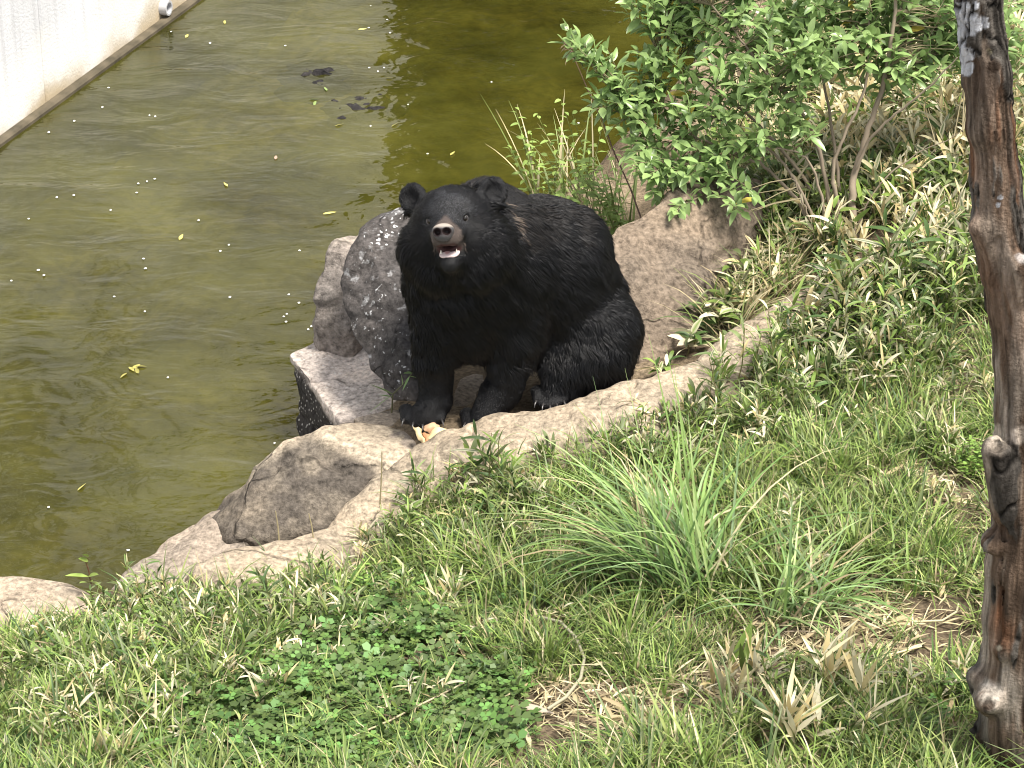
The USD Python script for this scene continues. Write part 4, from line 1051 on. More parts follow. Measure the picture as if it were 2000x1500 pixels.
def build_ground_cover():
    rng = np.random.default_rng(5)
    P = sample(FRONT, 18000, rng)
    px = proj(P)
    ok = (px[:, 0] > -260) & (px[:, 0] < 2260) & (px[:, 1] < 1720)
    P, px = P[ok], px[ok]
    n1 = meshkit.fbm(P * 3.1, 3, 4); n2 = meshkit.fbm(P * 2.1 + 7, 3, 8)
    bare = img_mask(px, [(1760, 1230, 200, 85, 1.0), (1180, 1400, 260, 75, .9), (1560, 1270, 130, 60, .7), (1480, 1330, 150, 60, .7), (1880, 980, 90, 90, .55), (1880, 720, 70, 120, .6), (1000, 1480, 160, 60, .7), (1650, 960, 130, 60, .3)]) + (n1 - .5) * .9
    clover = img_mask(px, [(760, 1300, 260, 150, 1.0), (640, 1420, 330, 110, 1.0), (880, 1420, 120, 90, .8), (1850, 1430, 110, 110, .5), (950, 1180, 90, 60, .3), (450, 1480, 200, 50, .7), (1000, 1130, 100, 50, .3)]) + (n2 - .5) * .8
    d_ledge = np.min(np.linalg.norm(P[:, None, :2] - np.vstack([ledge_pts, ledge2_pts])[None, :, :2], axis=-1), axis=1)
    bam = img_mask(px, [(330, 1300, 260, 90, .7), (120, 1440, 150, 70, .6), (560, 1240, 160, 60, .6), (760, 1180, 160, 60, .5), (1640, 640, 150, 150, 1.1), (1780, 560, 140, 160, 1.0), (1480, 800, 200, 90, .9), (1250, 850, 170, 70, .9), (960, 960, 160, 80, 1.0), (850, 1010, 120, 70, .8), (560, 1110, 160, 60, .7), (420, 1180, 200, 60, .6), (250, 1240, 220, 60, .4), (1000, 1060, 120, 60, .7), (1850, 830, 80, 150, .5), (500, 1230, 150, 60, .5), (150, 1400, 150, 80, .4), (1560, 1400, 250, 100, .9)]) + np.clip(1 - d_ledge / .4, 0, 1) * .45 + (n1 - .5) * .7
    r = rng.random(len(P))
    # grass
    k = r < np.clip(1.05 - bare * 1.45 - .35 * np.clip(bam, 0, 1) - .75 * np.clip(clover, 0, 1), .05, 1) * .66
    tufts = [tuft_mesh(100 + i, 52, .06, .05, .13, .0045, .10) for i in range(5)] + [tuft_mesh(120 + i, 38, .06, .08, .22, .0058, .08, 1.3) for i in range(2)] + [tuft_mesh(140, 40, .05, .03, .08, .0035, .25)]
    sc = (.75 + .6 * rng.random(k.sum())) * np.clip(1.1 - .4 * bare[k], .5, 1.1)
    scatter('grass', 'short green grass with dry blades covering the bank in the foreground', 'grass', tufts, P[k], sc, rng)
    # dwarf bamboo
    r = rng.random(len(P))
    k = r < np.clip(bam * .50 + .03, 0, .75) * np.clip(1.2 - bare, .1, 1)
    spr = [sprig_mesh(200 + i, dryness=d, **kw) for i, (d, kw) in enumerate([(.06, {}), (.12, {}), (.25, dict(w=.009)), (.12, dict(h1=.17, l1=.09, w=.008)), (.75, dict(l1=.09, w=.008)), (.06, dict(h0=.08, h1=.2, leaves=9, w=.0075)), (.15, dict(h0=.06, h1=.16, leaves=9, w=.0075))])]
    grow = 1 + .95 * np.clip(img_mask(px, [(1640, 620, 150, 150, 1), (1800, 540, 130, 180, 1.), (1450, 790, 160, 70, .7), (1000, 950, 200, 60, .5)]), 0, 1)
    scatter('bamboo_grass', 'low dwarf bamboo grass with green and straw coloured leaves along the ledge', 'bamboo grass', spr, P[k], (.7 + .55 * rng.random(k.sum())) * grow[k], rng)
    # clover
    r = rng.random(len(P))
    k = r < np.clip(clover * .62 - .10, 0, .60)
    scatter('clover', 'patches of small round leaved clover in the grass at the bottom', 'clover', [clover_mesh(300 + i, R=R) for i, R in enumerate((.013, .016, .010))], P[k], .8 + .5 * rng.random(k.sum()), rng)
    # dry litter
    r = rng.random(len(P))
    k = r < np.clip(.09 + bare * .42 + .12 * bam, .05, .7)
    scatter('dry_litter', 'dry straw and fallen bamboo leaves lying between the grass', 'litter', [litter_mesh(320 + i) for i in range(4)] + [litter_mesh(330 + i, 10, .12, .06, .16, .010, .1) for i in range(2)], P[k], .8 + .5 * rng.random(k.sum()), rng)
    # small leafy weeds
    r = rng.random(len(P))
    wd = img_mask(px, [(200, 1260, 110, 70, 1.0), (230, 1160, 70, 40, .8), (560, 1110, 100, 50, .5), (1880, 940, 60, 60, .8), (600, 1150, 120, 40, .5), (1300, 900, 60, 30, .3)])
    k = r < wd * .5
    scatter('leafy_weeds', 'pale green small leaved weeds low in the grass at the left', 'weeds', [weed_mesh(340 + i) for i in range(3)], P[k], .7 + .5 * rng.random(k.sum()), rng)
    # behind the ledge and under the bush
    P = sample(BACKP, 11000, rng); px = proj(P)
    ok = (px[:, 0] > 900) & (px[:, 0] < 2300) & (px[:, 1] > -500)
    P, px = P[ok], px[ok]
    dry = [sprig_mesh(400 + i, 5, .08, .06, .24, .07, .14, .016, d, 8) for i, d in enumerate((.85, .55, .35, .7))] + [litter_mesh(420 + i, 22, .14, .08, .20, .016, .08) for i in range(2)]
    gw = img_mask(px, [(1850, 260, 200, 250, 1.2), (1700, 330, 150, 120, .6), (1980, 200, 150, 300, 1.2)])
    n1 = meshkit.fbm(P * 2.7, 3, 14)
    r = rng.random(len(P))
    k = r < np.clip(gw, .10, 1) * .75 * np.clip((n1 - .34) / .14, .2, 1)
    scatter('dry_bamboo_grass', 'pale dried bamboo grass heaped behind and right of the bush', 'bamboo grass', dry, P[k], .8 + .5 * rng.random(k.sum()), rng, .25)
    grn = [sprig_mesh(440 + i, 4, .07, .08, .25, .09, .16, .022, d, 6) for i, d in enumerate((.05, .12, .25))]
    r = rng.random(len(P))
    k = r < np.clip(img_mask(px, [(1540, 440, 170, 60, .9), (1640, 420, 90, 50, .6), (1720, 380, 130, 60, .5), (1880, 380, 60, 60, .5)]) * .42 + .045, 0, .6)
    scatter('broad_bamboo_grass', 'dark green broad leaved bamboo grass in the shade under the bush', 'bamboo grass', grn, P[k], .7 + .4 * rng.random(k.sum()), rng, .2)
    r = rng.random(len(P)); k = r < .30
    scatter('undergrowth', 'short grass and stalks on the ground behind the bush', 'grass', [tuft_mesh(460 + i, 24, .07, .08, .26, .006, .55, 1.2) for i in range(3)], P[k], .8 + .5 * rng.random(k.sum()), rng, .2)

def leafobj(name, mesh, parent=None, material='leaf', smooth=True):
    v, f, c = mesh
    return obj(name, (v, f), M[material], parent, smooth=smooth, col=np.clip(c, .01, .85))

def build_grass_tussocks():
    rng = np.random.default_rng(9)
    specs = [('big tussock of long arching green grass blades in the middle of the bank', (1335, 1130), 215, .13, (.42, .88), 'left', .0112),
             ('smaller tussock of arching grass right of and below the big one', (1560, 1195), 110, .10, (.28, .56), 'right', .0105)]
    for lb, (bx, by), n, rad, (l0, l1), way, w in specs:
        b = at(bx, by, z=.09); b[2] = ground_z(b[None, :2])[0]
        t = thing('grass_tussock', lb, 'grass tussock', loc=b)
        for i in range(n):
            a, r = rng.random() * 6.283, rad * math.sqrt(rng.random())
            base = b + np.array([r * math.cos(a) * 1.3, r * math.sin(a), -.01])
            k = rng.random()
            if way == 'left':
                az = (rng.normal(2.70, .50) if k < .74 else rng.normal(.9, .8)); lean = abs(rng.normal(.48, .28)); bend = .95 + 1.25 * rng.random()
                if k > .94: az, lean, bend = rng.normal(2.2, .2), .22, .12
            else:
                az = rng.normal(.55, .75) if k < .72 else rng.normal(-1.7, .9); lean = abs(rng.normal(.5, .3)); bend = .7 + 1.5 * rng.random()
            g = np.array([(.190, .285, .085), (.115, .200, .055), (.280, .360, .145), (.19, .280, .120)])[rng.integers(4)] * (.8 + .45 * rng.random())
            if rng.random() < .09: g = STRAW[rng.integers(3)] * .8
            L = l0 + (l1 - l0) * rng.random()
            if k > .97 and way == 'left': L *= 1.15
            leafobj('blade', blade(rng, base, L, w * (.65 + .6 * rng.random()), az, lean, bend, g, 8), t)

def bamboo_clump(label, px, py, y, stems, H, L, W, dryness, seed, spread=.07, group=None, zoff=0.0, leaves=6):
    rng = np.random.default_rng(seed)
    b = at(px, py, y=y); b[2] = ground_z(b[None, :2])[0] + zoff
    t = thing('bamboo_clump', label, 'bamboo grass', loc=b, group=group)
    for s in range(stems):
        a, r = rng.random() * 6.283, spread * math.sqrt(rng.random())
        q = b + np.array([r * math.cos(a) * 1.4, r * math.sin(a), -.02]); h = H * (.55 + .6 * rng.random())
        tip = q + np.array([rng.normal(0, .22) * h, rng.normal(0, .22) * h, h])
        leafobj('stem', stalk([q, (q + tip) / 2 + rng.normal(0, .006, 3), tip], [.0024, .002, .0013], np.array([.21, .19, .08]), 5), t)
        a0 = rng.random() * 6.283
        for i in range(leaves):
            az = a0 + i * 2.2 + rng.normal(0, .35); el = .15 + .8 * rng.random() + (.45 if dryness > .7 else 0)
            d = (math.cos(az) * math.cos(el), math.sin(az) * math.cos(el), math.sin(el))
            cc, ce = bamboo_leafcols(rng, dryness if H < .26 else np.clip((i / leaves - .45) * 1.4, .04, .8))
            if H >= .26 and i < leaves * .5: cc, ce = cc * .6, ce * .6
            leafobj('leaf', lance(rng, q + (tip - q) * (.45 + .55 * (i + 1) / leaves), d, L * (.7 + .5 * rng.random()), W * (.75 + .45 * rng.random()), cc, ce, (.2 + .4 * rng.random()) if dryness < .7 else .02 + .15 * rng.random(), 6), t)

def build_bamboo_clumps():
    C = [('green bamboo grass leaning on the ledge right of the big sloping rock', 1400, 590, .62, 5, .16, .13, .030, .18, 1),
         ('bamboo grass with pale edged leaves above the ledge bend', 1470, 530, .85, 6, .17, .12, .028, .40, 2),
         ('pale dead bamboo leaves mixed with green at the foot of the sloping rock', 1385, 690, .40, 5, .13, .11, .030, .50, 3),
         ('small bamboo seedling in the trough at the right end of the bear', 1320, 715, .22, 3, .09, .09, .022, .15, 4),
         ('pale tipped bamboo tuft standing highest on the ledge below the bush stem', 1640, 505, 1.02, 6, .22, .11, .020, .75, 5),
         ('yellow straw coloured bamboo clump left of the dead trunk', 1790, 480, 1.02, 12, .25, .11, .014, .9, 6),
         ('golden dry bamboo clump touching the dead trunk at mid height', 1865, 470, 1.0, 11, .25, .11, .014, .9, 7),
         ('dense dark green bamboo clump hanging over the right ledge', 1620, 650, .50, 15, .30, .10, .013, .16, 8),
         ('bamboo clump between the yellow clump and the hanging dark green one', 1745, 620, .60, 14, .30, .10, .013, .30, 9),
         ('tall bamboo clump with pale tips left of the dead trunk above its middle stub', 1850, 640, .50, 13, .30, .10, .013, .3, 22),
         ('rounded dark bamboo clump at the bend of the ledge under the hanging one', 1560, 740, .20, 13, .27, .09, .012, .2, 23),
         ('bamboo clump with many white tips in the middle of the right slope', 1690, 760, .18, 12, .26, .09, .012, .3, 24),
         ('bamboo clump with one long pale leaf below the right ledge', 1470, 800, .02, 8, .13, .10, .014, .30, 10),
         ('yellow green bamboo tuft in front of the middle of the ledge', 1280, 820, -.28, 7, .12, .09, .013, .35, 11),
         ('bamboo tuft with two crossed pale leaves at the left of the grass tussock', 830, 1020, -.80, 6, .12, .11, .016, .45, 12),
         ('bamboo tuft on the shoulder of the ledge above the crossed pale leaves', 930, 950, -.55, 8, .12, .09, .013, .28, 13),
         ('white dry bamboo leaves standing at the left foot of the ledge', 480, 1085, -1.05, 4, .13, .11, .018, .8, 14),
         ('fan of dry cream bamboo leaves at the bottom edge left of the trunk', 1440, 1390, -2.2, 7, .15, .17, .019, .9, 15),
         ('star of cream bamboo leaves at the bottom right of the bank', 1640, 1390, -2.25, 7, .17, .17, .019, .88, 16),
         ('broad clump of cream leaves cut by the bottom edge', 1560, 1490, -2.5, 9, .16, .17, .019, .8, 17),
         ('loose dry bamboo leaves on the grass under the ledge at the left', 870, 1150, -1.35, 5, .09, .11, .013, .9, 18),
         ('dry bamboo star left of the clover patch', 510, 1330, -2.0, 5, .10, .10, .014, .9, 19),
         ('dry bamboo leaves in the bottom left corner', 240, 1440, -2.3, 6, .10, .10, .014, .85, 20),
         ('grey green bamboo leaves on the grass between the tussock and the clover', 960, 1080, -1.1, 5, .11, .10, .014, .5, 21)]
    for lb, px, py, y, st, H, L, W, dr, sd in C:
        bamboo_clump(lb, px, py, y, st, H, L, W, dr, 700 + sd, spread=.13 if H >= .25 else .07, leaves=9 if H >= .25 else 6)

def build_weeds():
    rng = np.random.default_rng(31)
    # feathery weeds on the far side of the bear
    W = [(1065, 400, 2.3, .42, 'feathery pale green weed just above the back of the bear'), (1145, 430, 2.1, .52, 'tallest feathery weed behind the bear'), (1180, 440, 1.9, .36, 'bushy pale weed between the bear and the leafy shrub'),
         (1225, 440, 1.75, .30, 'low yellow green weed beside the sloping rock top'), (1110, 420, 2.0, .30, 'low leafy weed at the shoulder of the bear')]
    for px, py, y, H, lb in W:
        b = at(px, py, y=y); b[2] = ground_z(b[None, :2])[0]
        t = thing('feathery_weed', lb, 'weed', loc=b)
        for s in range(6):
            a = rng.random() * 6.283; q = b + np.array([math.cos(a) * .05, math.sin(a) * .05, -.02]); h = (H + .10) * (.55 + .55 * rng.random())
            lean = np.array([rng.normal(-.08, .15) * h, rng.normal(0, .12) * h, h])
            t_ = np.linspace(0, 1, 5)[:, None]; path = q + lean * t_ + np.array([rng.normal(-.05, .06), 0, 0]) * t_ ** 2
            leafobj('stem', stalk(path, np.linspace(.0025, .001, 5), np.array([.24, .27, .10]), 4), t)
            Lv = []
            for i in range(16):
                u = .3 + .7 * i / 15; p = np.array([np.interp(u, t_[:, 0], path[:, k]) for k in range(3)])
                az = i * 2.6 + a; c = np.array([.25, .35, .09]) * (.75 + .5 * rng.random())
                Lv.append(lance(rng, p, (math.cos(az), math.sin(az), .25), .075 * (1.15 - .6 * u) * (.8 + .4 * rng.random()), .019, c, c * 1.1, .3, 5))
            leafobj('leaves', gather(Lv), t)
    # long grass there
    b = at(1105, 420, y=2.3); b[2] = ground_z(b[None, :2])[0]
    for lb, px, y, n in (('tuft of long pale grass standing behind the back of the bear', 1090, 2.25, 26), ('spray of long pale grass bending over the sloping rock', 1195, 1.9, 34)):
        b = at(px, 425, y=y); b[2] = ground_z(b[None, :2])[0]
        t = thing('grass_tussock', lb, 'grass tussock', loc=b)
        for i in range(n):
            a = rng.random() * 6.283
            leafobj('blade', blade(rng, b + np.array([math.cos(a) * .10, math.sin(a) * .07, -.02]), .30 + .38 * rng.random(), .011 * (.6 + .6 * rng.random()), rng.normal(2.4, 1.1), .08 + .4 * rng.random(), .2 + 1.0 * rng.random(), (STRAW[1] * .9 if rng.random() < .4 else np.array([.24, .31, .10])) * (.8 + .4 * rng.random()), 8), t)
    # tall dry stalk with a seed head
    t = thing('seed_stalk', 'tall thin dry brown stalk with a seed head leaning over the water', 'dry stalk', loc=at(1262, 455, y=1.35))
    S = np.array([at(a, b, y=y) for a, b, y in ((1262, 455, 1.35), (1232, 370, 1.5), (1196, 290, 1.6), (1175, 230, 1.65), (1150, 180, 1.7), (1120, 110, 1.75), (1106, 78, 1.78))])
    leafobj('stem', stalk(S, np.linspace(.0045, .002, len(S)), np.array([.16, .10, .07]), 6), t)
    H = []
    for i in range(46):
        u = rng.random(); p = S[-1] + (S[-2] - S[-1]) * u * 1.1 + rng.normal(0, .012, 3)
        a = rng.random() * 6.283; c = np.array([.30, .21, .15]) * (.7 + .6 * rng.random())
        H.append(lance(rng, p, (math.cos(a), math.sin(a), rng.normal(.2, .6)), .030 + .03 * rng.random() * u, .007, c, c, .5, 4))
    leafobj('seed_head', gather(H), t)
    # bamboo shoot by the upright stone
    t = thing('bamboo_shoot', 'young bamboo shoot with narrow leaves between the dark stone and the leg', 'bamboo shoot', loc=at(765, 800, y=.04))
    S = np.array([at(a, b, y=.0) for a, b in ((765, 806), (767, 770), (786, 752), (806, 728), (824, 715))])
    leafobj('stem', stalk(S, np.linspace(.004, .0016, 5), np.array([.10, .10, .05]), 6), t)
    for (x0, y0), (x1, y1), w in (((766, 770), (722, 748), .018), ((766, 772), (718, 806), .022), ((786, 752), (784, 730), .012), ((800, 735), (786, 762), .013), ((806, 728), (788, 728), .014), ((812, 722), (832, 716), .016), ((800, 735), (818, 738), .013), ((765, 775), (740, 770), .010)):
        a, e = at(x0, y0, y=-.005), at(x1, y1, y=-.04)
        g = np.array([.16, .25, .09]) * (.8 + .4 * rng.random())
        leafobj('leaf', lance(rng, a, e - a, np.linalg.norm(e - a), w, g, g * 1.15, .05, 6), t)
    # dock leaves in the left corner
    for lb, px, py, lv in (('broad dull green dock leaves in the lower left grass', 150, 1400, [(150, 1345, .035), (168, 1368, .04), (240, 1390, .045), (120, 1360, .03)]), ('bright green broad leaf at the left edge', 30, 1470, [(55, 1420, .03), (60, 1408, .034), (5, 1425, .03)]),
                           ('broad heart shaped leaves beside the dead trunk in the undergrowth', 1850, 420, [(1832, 395, .10), (1878, 385, .10), (1880, 408, .08)])):
        yb = 1.35 if px > 1000 else None
        b = at(px, py, y=yb) if yb else at(px, py, z=-.12); b[2] = ground_z(b[None, :2])[0]
        t = thing('broad_leaf_plant', lb, 'plant', loc=b)
        for x, y, w in lv:
            e = at(x, y, y=b[1] - .02) + np.array([0, 0, .05]); g = np.array([.12, .22, .075]) * (.85 + .3 * rng.random()) * (1.25 if py == 1470 else 1) * (.75 if px > 1000 else 1)
            d = e - b; leafobj('leaf', lance(rng, b, d, np.linalg.norm(d) * 1.15, w * 1.3, g, g * 1.08, .35, 8), t)
    # small plant at the water edge, lower left
    b = at(178, 1140, y=-.90)
    t = thing('small_plant', 'little upright plant with red stem between the two left rocks', 'plant', loc=b)
    leafobj('stem', stalk([b, at(172, 1110, y=-.9), at(163, 1088, y=-.9)], [.003, .0025, .0018], np.array([.16, .07, .04]), 5), t)
    for x, y in ((163, 1080), (158, 1088), (135, 1118), (187, 1118), (178, 1132), (160, 1135), (190, 1135)):
        a = at(172, min(y + 8, 1138), y=-.9); e = at(x, y, y=-.93); g = np.array([.20, .27, .06])
        leafobj('leaf', lance(rng, a, e - a, np.linalg.norm(e - a) + .02, .020, g, g, .2, 5), t)

def build_dry_stalks():
    rng = np.random.default_rng(77)
    def gz(px, py, up):
        p = at(px, py, z=.02)
        for _ in range(6):
            p = at(px, py, z=ground_z(p[None, :2])[0] + up)
        return p
    C = [('curved_stalk', 'long pale dry stalk curling over the grass below the tussock', 'dry stalk', [(1050, 1204), (1095, 1215), (1125, 1245), (1141, 1285), (1134, 1325), (1105, 1362), (1070, 1385)], .006, .05, CREAM[1] * .75),
         ('straw', 'long straight straw lying across the clover patch', 'straw', [(690, 1438), (760, 1408), (830, 1372), (915, 1330)], .0035, .06, STRAW[1]),
         ('straw', 'short straw lying below the long one in the clover', 'straw', [(675, 1442), (720, 1445), (745, 1440)], .0025, .05, STRAW[0]),
         ('straw', 'pale straw lying at the left edge of the grass', 'straw', [(-10, 1312), (35, 1285), (82, 1264)], .005, .06, STRAW[1]),
         ('straw', 'pale straw pointing at the trunk across the trodden soil', 'straw', [(1690, 1300), (1740, 1278), (1800, 1262)], .004, .03, STRAW[1]),
         ('straw', 'pale bent straw on the trodden soil near the trunk', 'straw', [(1780, 1215), (1840, 1212), (1868, 1195), (1872, 1180)], .004, .03, CREAM[0] * .8),
         ('straw', 'dark thin stalk standing left of the lower trunk', 'dry stalk', [(1850, 1285), (1862, 1320), (1875, 1358)], .003, .05, np.array([.10, .06, .045])),
         ('straw', 'bent dry stalk in front of the cream bamboo fan', 'straw', [(1560, 1375), (1620, 1340), (1660, 1320)], .004, .06, CREAM[1] * .8)]
    for nm, lb, ct, l, r, up, c in C:
        P = np.array([gz(x, y, up) for x, y in l])
        o = leafobj(nm, stalk(P, np.full(len(P), r), c, 6)); tag(o, lb, ct)
    for lb, x0, y0, x1, y1, yy in (('dry upright stem on the dark faced boulder, the left one', 545, 1055, 538, 998, -.86), ('dry upright stem on the dark faced boulder, the right one', 612, 1050, 603, 1003, -.80), ('tall thin dry stem rising in front of the pale boulder top', 742, 985, 746, 882, -.62)):
        P = np.array([at(x0, y0, y=yy), at((x0 + x1) / 2 + 1, (y0 + y1) / 2, y=yy), at(x1, y1, y=yy)])
        o = leafobj('dry_stem', stalk(P, [.0032, .0028, .002], STRAW[0] * .8, 5)); tag(o, lb, 'dry stalk')
    p = gz(1045, 1390, .02)
    o = leafobj('fallen_leaf', lance(rng, p + [-.06, .02, .01], (1, -.3, .05), .13, .035, np.array([.50, .42, .33]), np.array([.45, .37, .28]), .1, 7)); tag(o, 'curled pale brown leaf at the end of the curved stalk', 'leaf')

def leaf_mesh(rng, base, d, L, W, c):
    """Oval pointed shrub leaf, folded along its rib, ten triangles."""
    d = norm(d); u = norm(np.array([0, 0, 1.0]) + rng.normal(0, .35, 3)); s = norm(np.cross(d, u)); n = np.cross(s, d)
    t = np.array([0, .15, .45, .78, 1.0]); w = W / 2 * np.array([.06, .62, 1, .62, .02]); dr = -.18 * L * t ** 2
    p = base + d * (t * L)[:, None] + n * dr[:, None]
    v = np.vstack([p, p - s * w[:, None] + n * (w * .35)[:, None], p + s * w[:, None] + n * (w * .35)[:, None]])
    f = []
    for i in range(4):
        f += [[i, i + 1, 6 + i], [i, 6 + i, 5 + i], [i, 10 + i, 11 + i], [i, 11 + i, i + 1]]
    return v, np.array(f), np.tile(c, (15, 1))

def build_bush():
    rng = np.random.default_rng(2024)
    B0 = at(1655, 445, y=1.25)
    B0[2] = ground_z(B0[None, :2])[0]
    t = thing('shrub', 'leafy green shrub with many thin stems overhanging the pool edge', 'shrub', loc=B0)
    RS = .78
    stems = [([(1668, 470, 1.15), (1664, 400, 1.22), (1668, 340, 1.28), (1690, 270, 1.3), (1716, 200, 1.32), (1742, 90, 1.35), (1750, -30, 1.4)], .024),
             ([(1672, 330, 1.26), (1700, 265, 1.25), (1760, 215, 1.2), (1815, 170, 1.15), (1870, 112, 1.1)], .010),
             ([(1640, 455, 1.2), (1636, 390, 1.24), (1622, 330, 1.25), (1650, 260, 1.28), (1690, 180, 1.3), (1700, 60, 1.4), (1690, -60, 1.5)], .013),
             ([(1632, 450, 1.22), (1618, 380, 1.26), (1600, 290, 1.3), (1570, 220, 1.3), (1510, 160, 1.35), (1450, 80, 1.45), (1390, 10, 1.5)], .014),
             ([(1600, 470, 1.2), (1565, 400, 1.25), (1530, 360, 1.28), (1490, 320, 1.3), (1440, 298, 1.3), (1390, 280, 1.3), (1340, 258, 1.35)], .012),
             ([(1622, 440, 1.2), (1600, 360, 1.22), (1570, 300, 1.22), (1530, 290, 1.2), (1480, 292, 1.18)], .009),
             ([(1650, 440, 1.25), (1640, 360, 1.35), (1625, 250, 1.45), (1600, 120, 1.55), (1580, 0, 1.65)], .012),
             ([(1640, 450, 1.25), (1560, 330, 1.45), (1470, 230, 1.55), (1370, 150, 1.6), (1290, 110, 1.6)], .012),
             ([(1618, 430, 1.2), (1540, 320, 1.25), (1430, 240, 1.35), (1330, 210, 1.42), (1230, 195, 1.45)], .010),
             ([(1600, 470, 1.15), (1580, 420, 1.12), (1560, 380, 1.12), (1545, 340, 1.12)], .007),
             ([(1660, 420, 1.2), (1720, 350, 1.25), (1790, 300, 1.25), (1880, 255, 1.2)], .006)]
    SP = []
    for l, r in stems:
        P = np.array([at(a, b, y=y) for a, b, y in l]); P[0][2] = min(P[0][2], ground_z(P[0][None, :2])[0] - .02) if l[0][1] > 400 else P[0][2]
        k = np.linspace(0, len(P) - 1, 4 * len(P)); Q = np.column_stack([np.interp(k, np.arange(len(P)), P[:, c]) for c in range(3)])
        for _ in range(2): Q[1:-1] = (Q[:-2] + 2 * Q[1:-1] + Q[2:]) / 4
        Q[1:-1] += rng.normal(0, .003, Q[1:-1].shape)
        v, f = sweep(Q, np.linspace(r, r * .38, len(Q)) * RS, 8)
        g = meshkit.fbm(v * 25, 3, 2)[:, None]
        obj('stem', (v, f), M['twig'], t, smooth=True, col=np.array([.23, .185, .135]) * (.6 + .8 * g))
        SP.append(Q[len(Q) // 3:])
    SP = np.vstack(SP)
    blobs = [(1340, 60, 1.6, .24, 26), (1250, 150, 1.5, .17, 16), (1165, 130, 1.45, .09, 6), (1140, 100, 1.45, .06, 4), (1205, 185, 1.45, .10, 8), (1300, 220, 1.4, .17, 16), (1400, 180, 1.35, .22, 20), (1450, 60, 1.5, .27, 30), (1560, 50, 1.5, .27, 32), (1690, 45, 1.5, .26, 36), (1780, 20, 1.5, .24, 30), (1830, 90, 1.5, .14, 12), (1880, 30, 1.6, .2, 16), (1930, 100, 1.7, .2, 12),
             (1800, 60, 1.6, .22, 18), (1600, 120, 1.25, .18, 13), (1500, 170, 1.25, .20, 14), (1370, 290, 1.25, .13, 10), (1262, 285, 1.3, .07, 5), (1290, 340, 1.2, .10, 8), (1330, 325, 1.2, .09, 6), (1720, 130, 1.35, .15, 12), (1640, -70, 1.55, .32, 26), (1450, -70, 1.55, .28, 22),
             (1850, -40, 1.7, .28, 18), (1300, -30, 1.65, .20, 16), (1960, 60, 1.8, .22, 12), (1470, 265, 1.2, .13, 9), (1290, 30, 1.6, .12, 8), (1800, 160, 1.4, .11, 5), (1400, 340, 1.15, .10, 5), (1560, 240, 1.2, .13, 7), (1225, 230, 1.45, .07, 4), (1330, 400, 1.02, .05, 2), (1450, 380, 1.05, .10, 4)]
    leaves, twigs = [], []
    for bx, by, y, R, n in blobs:
        c = at(bx, by, y=y)
        for i in range(int(n * 1.25)):
            o = rng.normal(0, 1, 3); o = o / np.linalg.norm(o) * R * rng.random() ** .45 * np.array([1, .85, .8])
            tip = c + o
            # twig grows out of the nearest wood
            j = np.argmin(np.linalg.norm(SP - tip, axis=1) + .10 * (SP[:, 2] > tip[2])); s0 = SP[j]
            d = norm(norm(tip - s0) * .9 + np.array([-.10, -.15, .45]) + rng.normal(0, .22, 3))
            L = .11 + .10 * rng.random(); a = tip - d * L * .5; e = tip + d * L * .5
            mid = (s0 + a) / 2 + np.array([0, 0, .04 * np.linalg.norm(a - s0)])
            if np.linalg.norm(a - s0) < .55:
                twigs.append(sweep([s0, mid, a, e], [.0034, .0028, .0022, .0012], 4, caps=False))
            else:
                twigs.append(sweep([a - norm(a - s0) * .2, a, e], [.0028, .0022, .0012], 4, caps=False))
            nl = 9; age = rng.random()
            for k in range(nl):
                u = (k + .5) / nl; az = k * 2.5 + rng.random(); x = norm(np.cross(d, [0, 0, 1.0])); yv = np.cross(x, d)
                out = x * math.cos(az) + yv * math.sin(az)
                dd = norm(out * (1.0 if k < nl - 2 else .45) + d * (.55 if k < nl - 2 else 1.0) + np.array([0, -.1, -.12]))
                young = .25 + .75 * u
                col = np.array([.130, .215, .070]) * (1 - .55 * young) + np.array([.38, .49, .19]) * .55 * young * 1.1 + np.array([.03, .055, .015]) * age
                if rng.random() < .008: col = np.array([.42, .34, .06])
                lm = leaf_mesh(rng, a + (e - a) * u, dd, (.040 + .042 * rng.random()) * (.75 + .5 * (1 - abs(u - .5))), .022 + .016 * rng.random(), col * (.8 + .4 * rng.random()))
                leaves.append(lm)
    tw = join(twigs)
    o = obj('twigs', tw, M['twig'], t, smooth=True, col=np.tile([.20, .17, .10], (len(tw[0]), 1))); o.GetPrim().SetCustomDataByKey('kind', 'stuff')
    cen = np.array([l[0].mean(0) for l in leaves]); dist = np.linalg.norm(cen - CAM, axis=1); pp = proj(cen)
    vis = (pp[:, 0] > 0) & (pp[:, 0] < 1880) & (pp[:, 1] > 5)
    order = np.argsort(np.where(vis, dist, 99))
    for k in order[:300]:
        leafobj('leaf', leaves[k], t, 'shrub_leaf')
    o = leafobj('foliage', gather([leaves[k] for k in order[300:]]), t, 'shrub_leaf'); o.GetPrim().SetCustomDataByKey('kind', 'stuff')

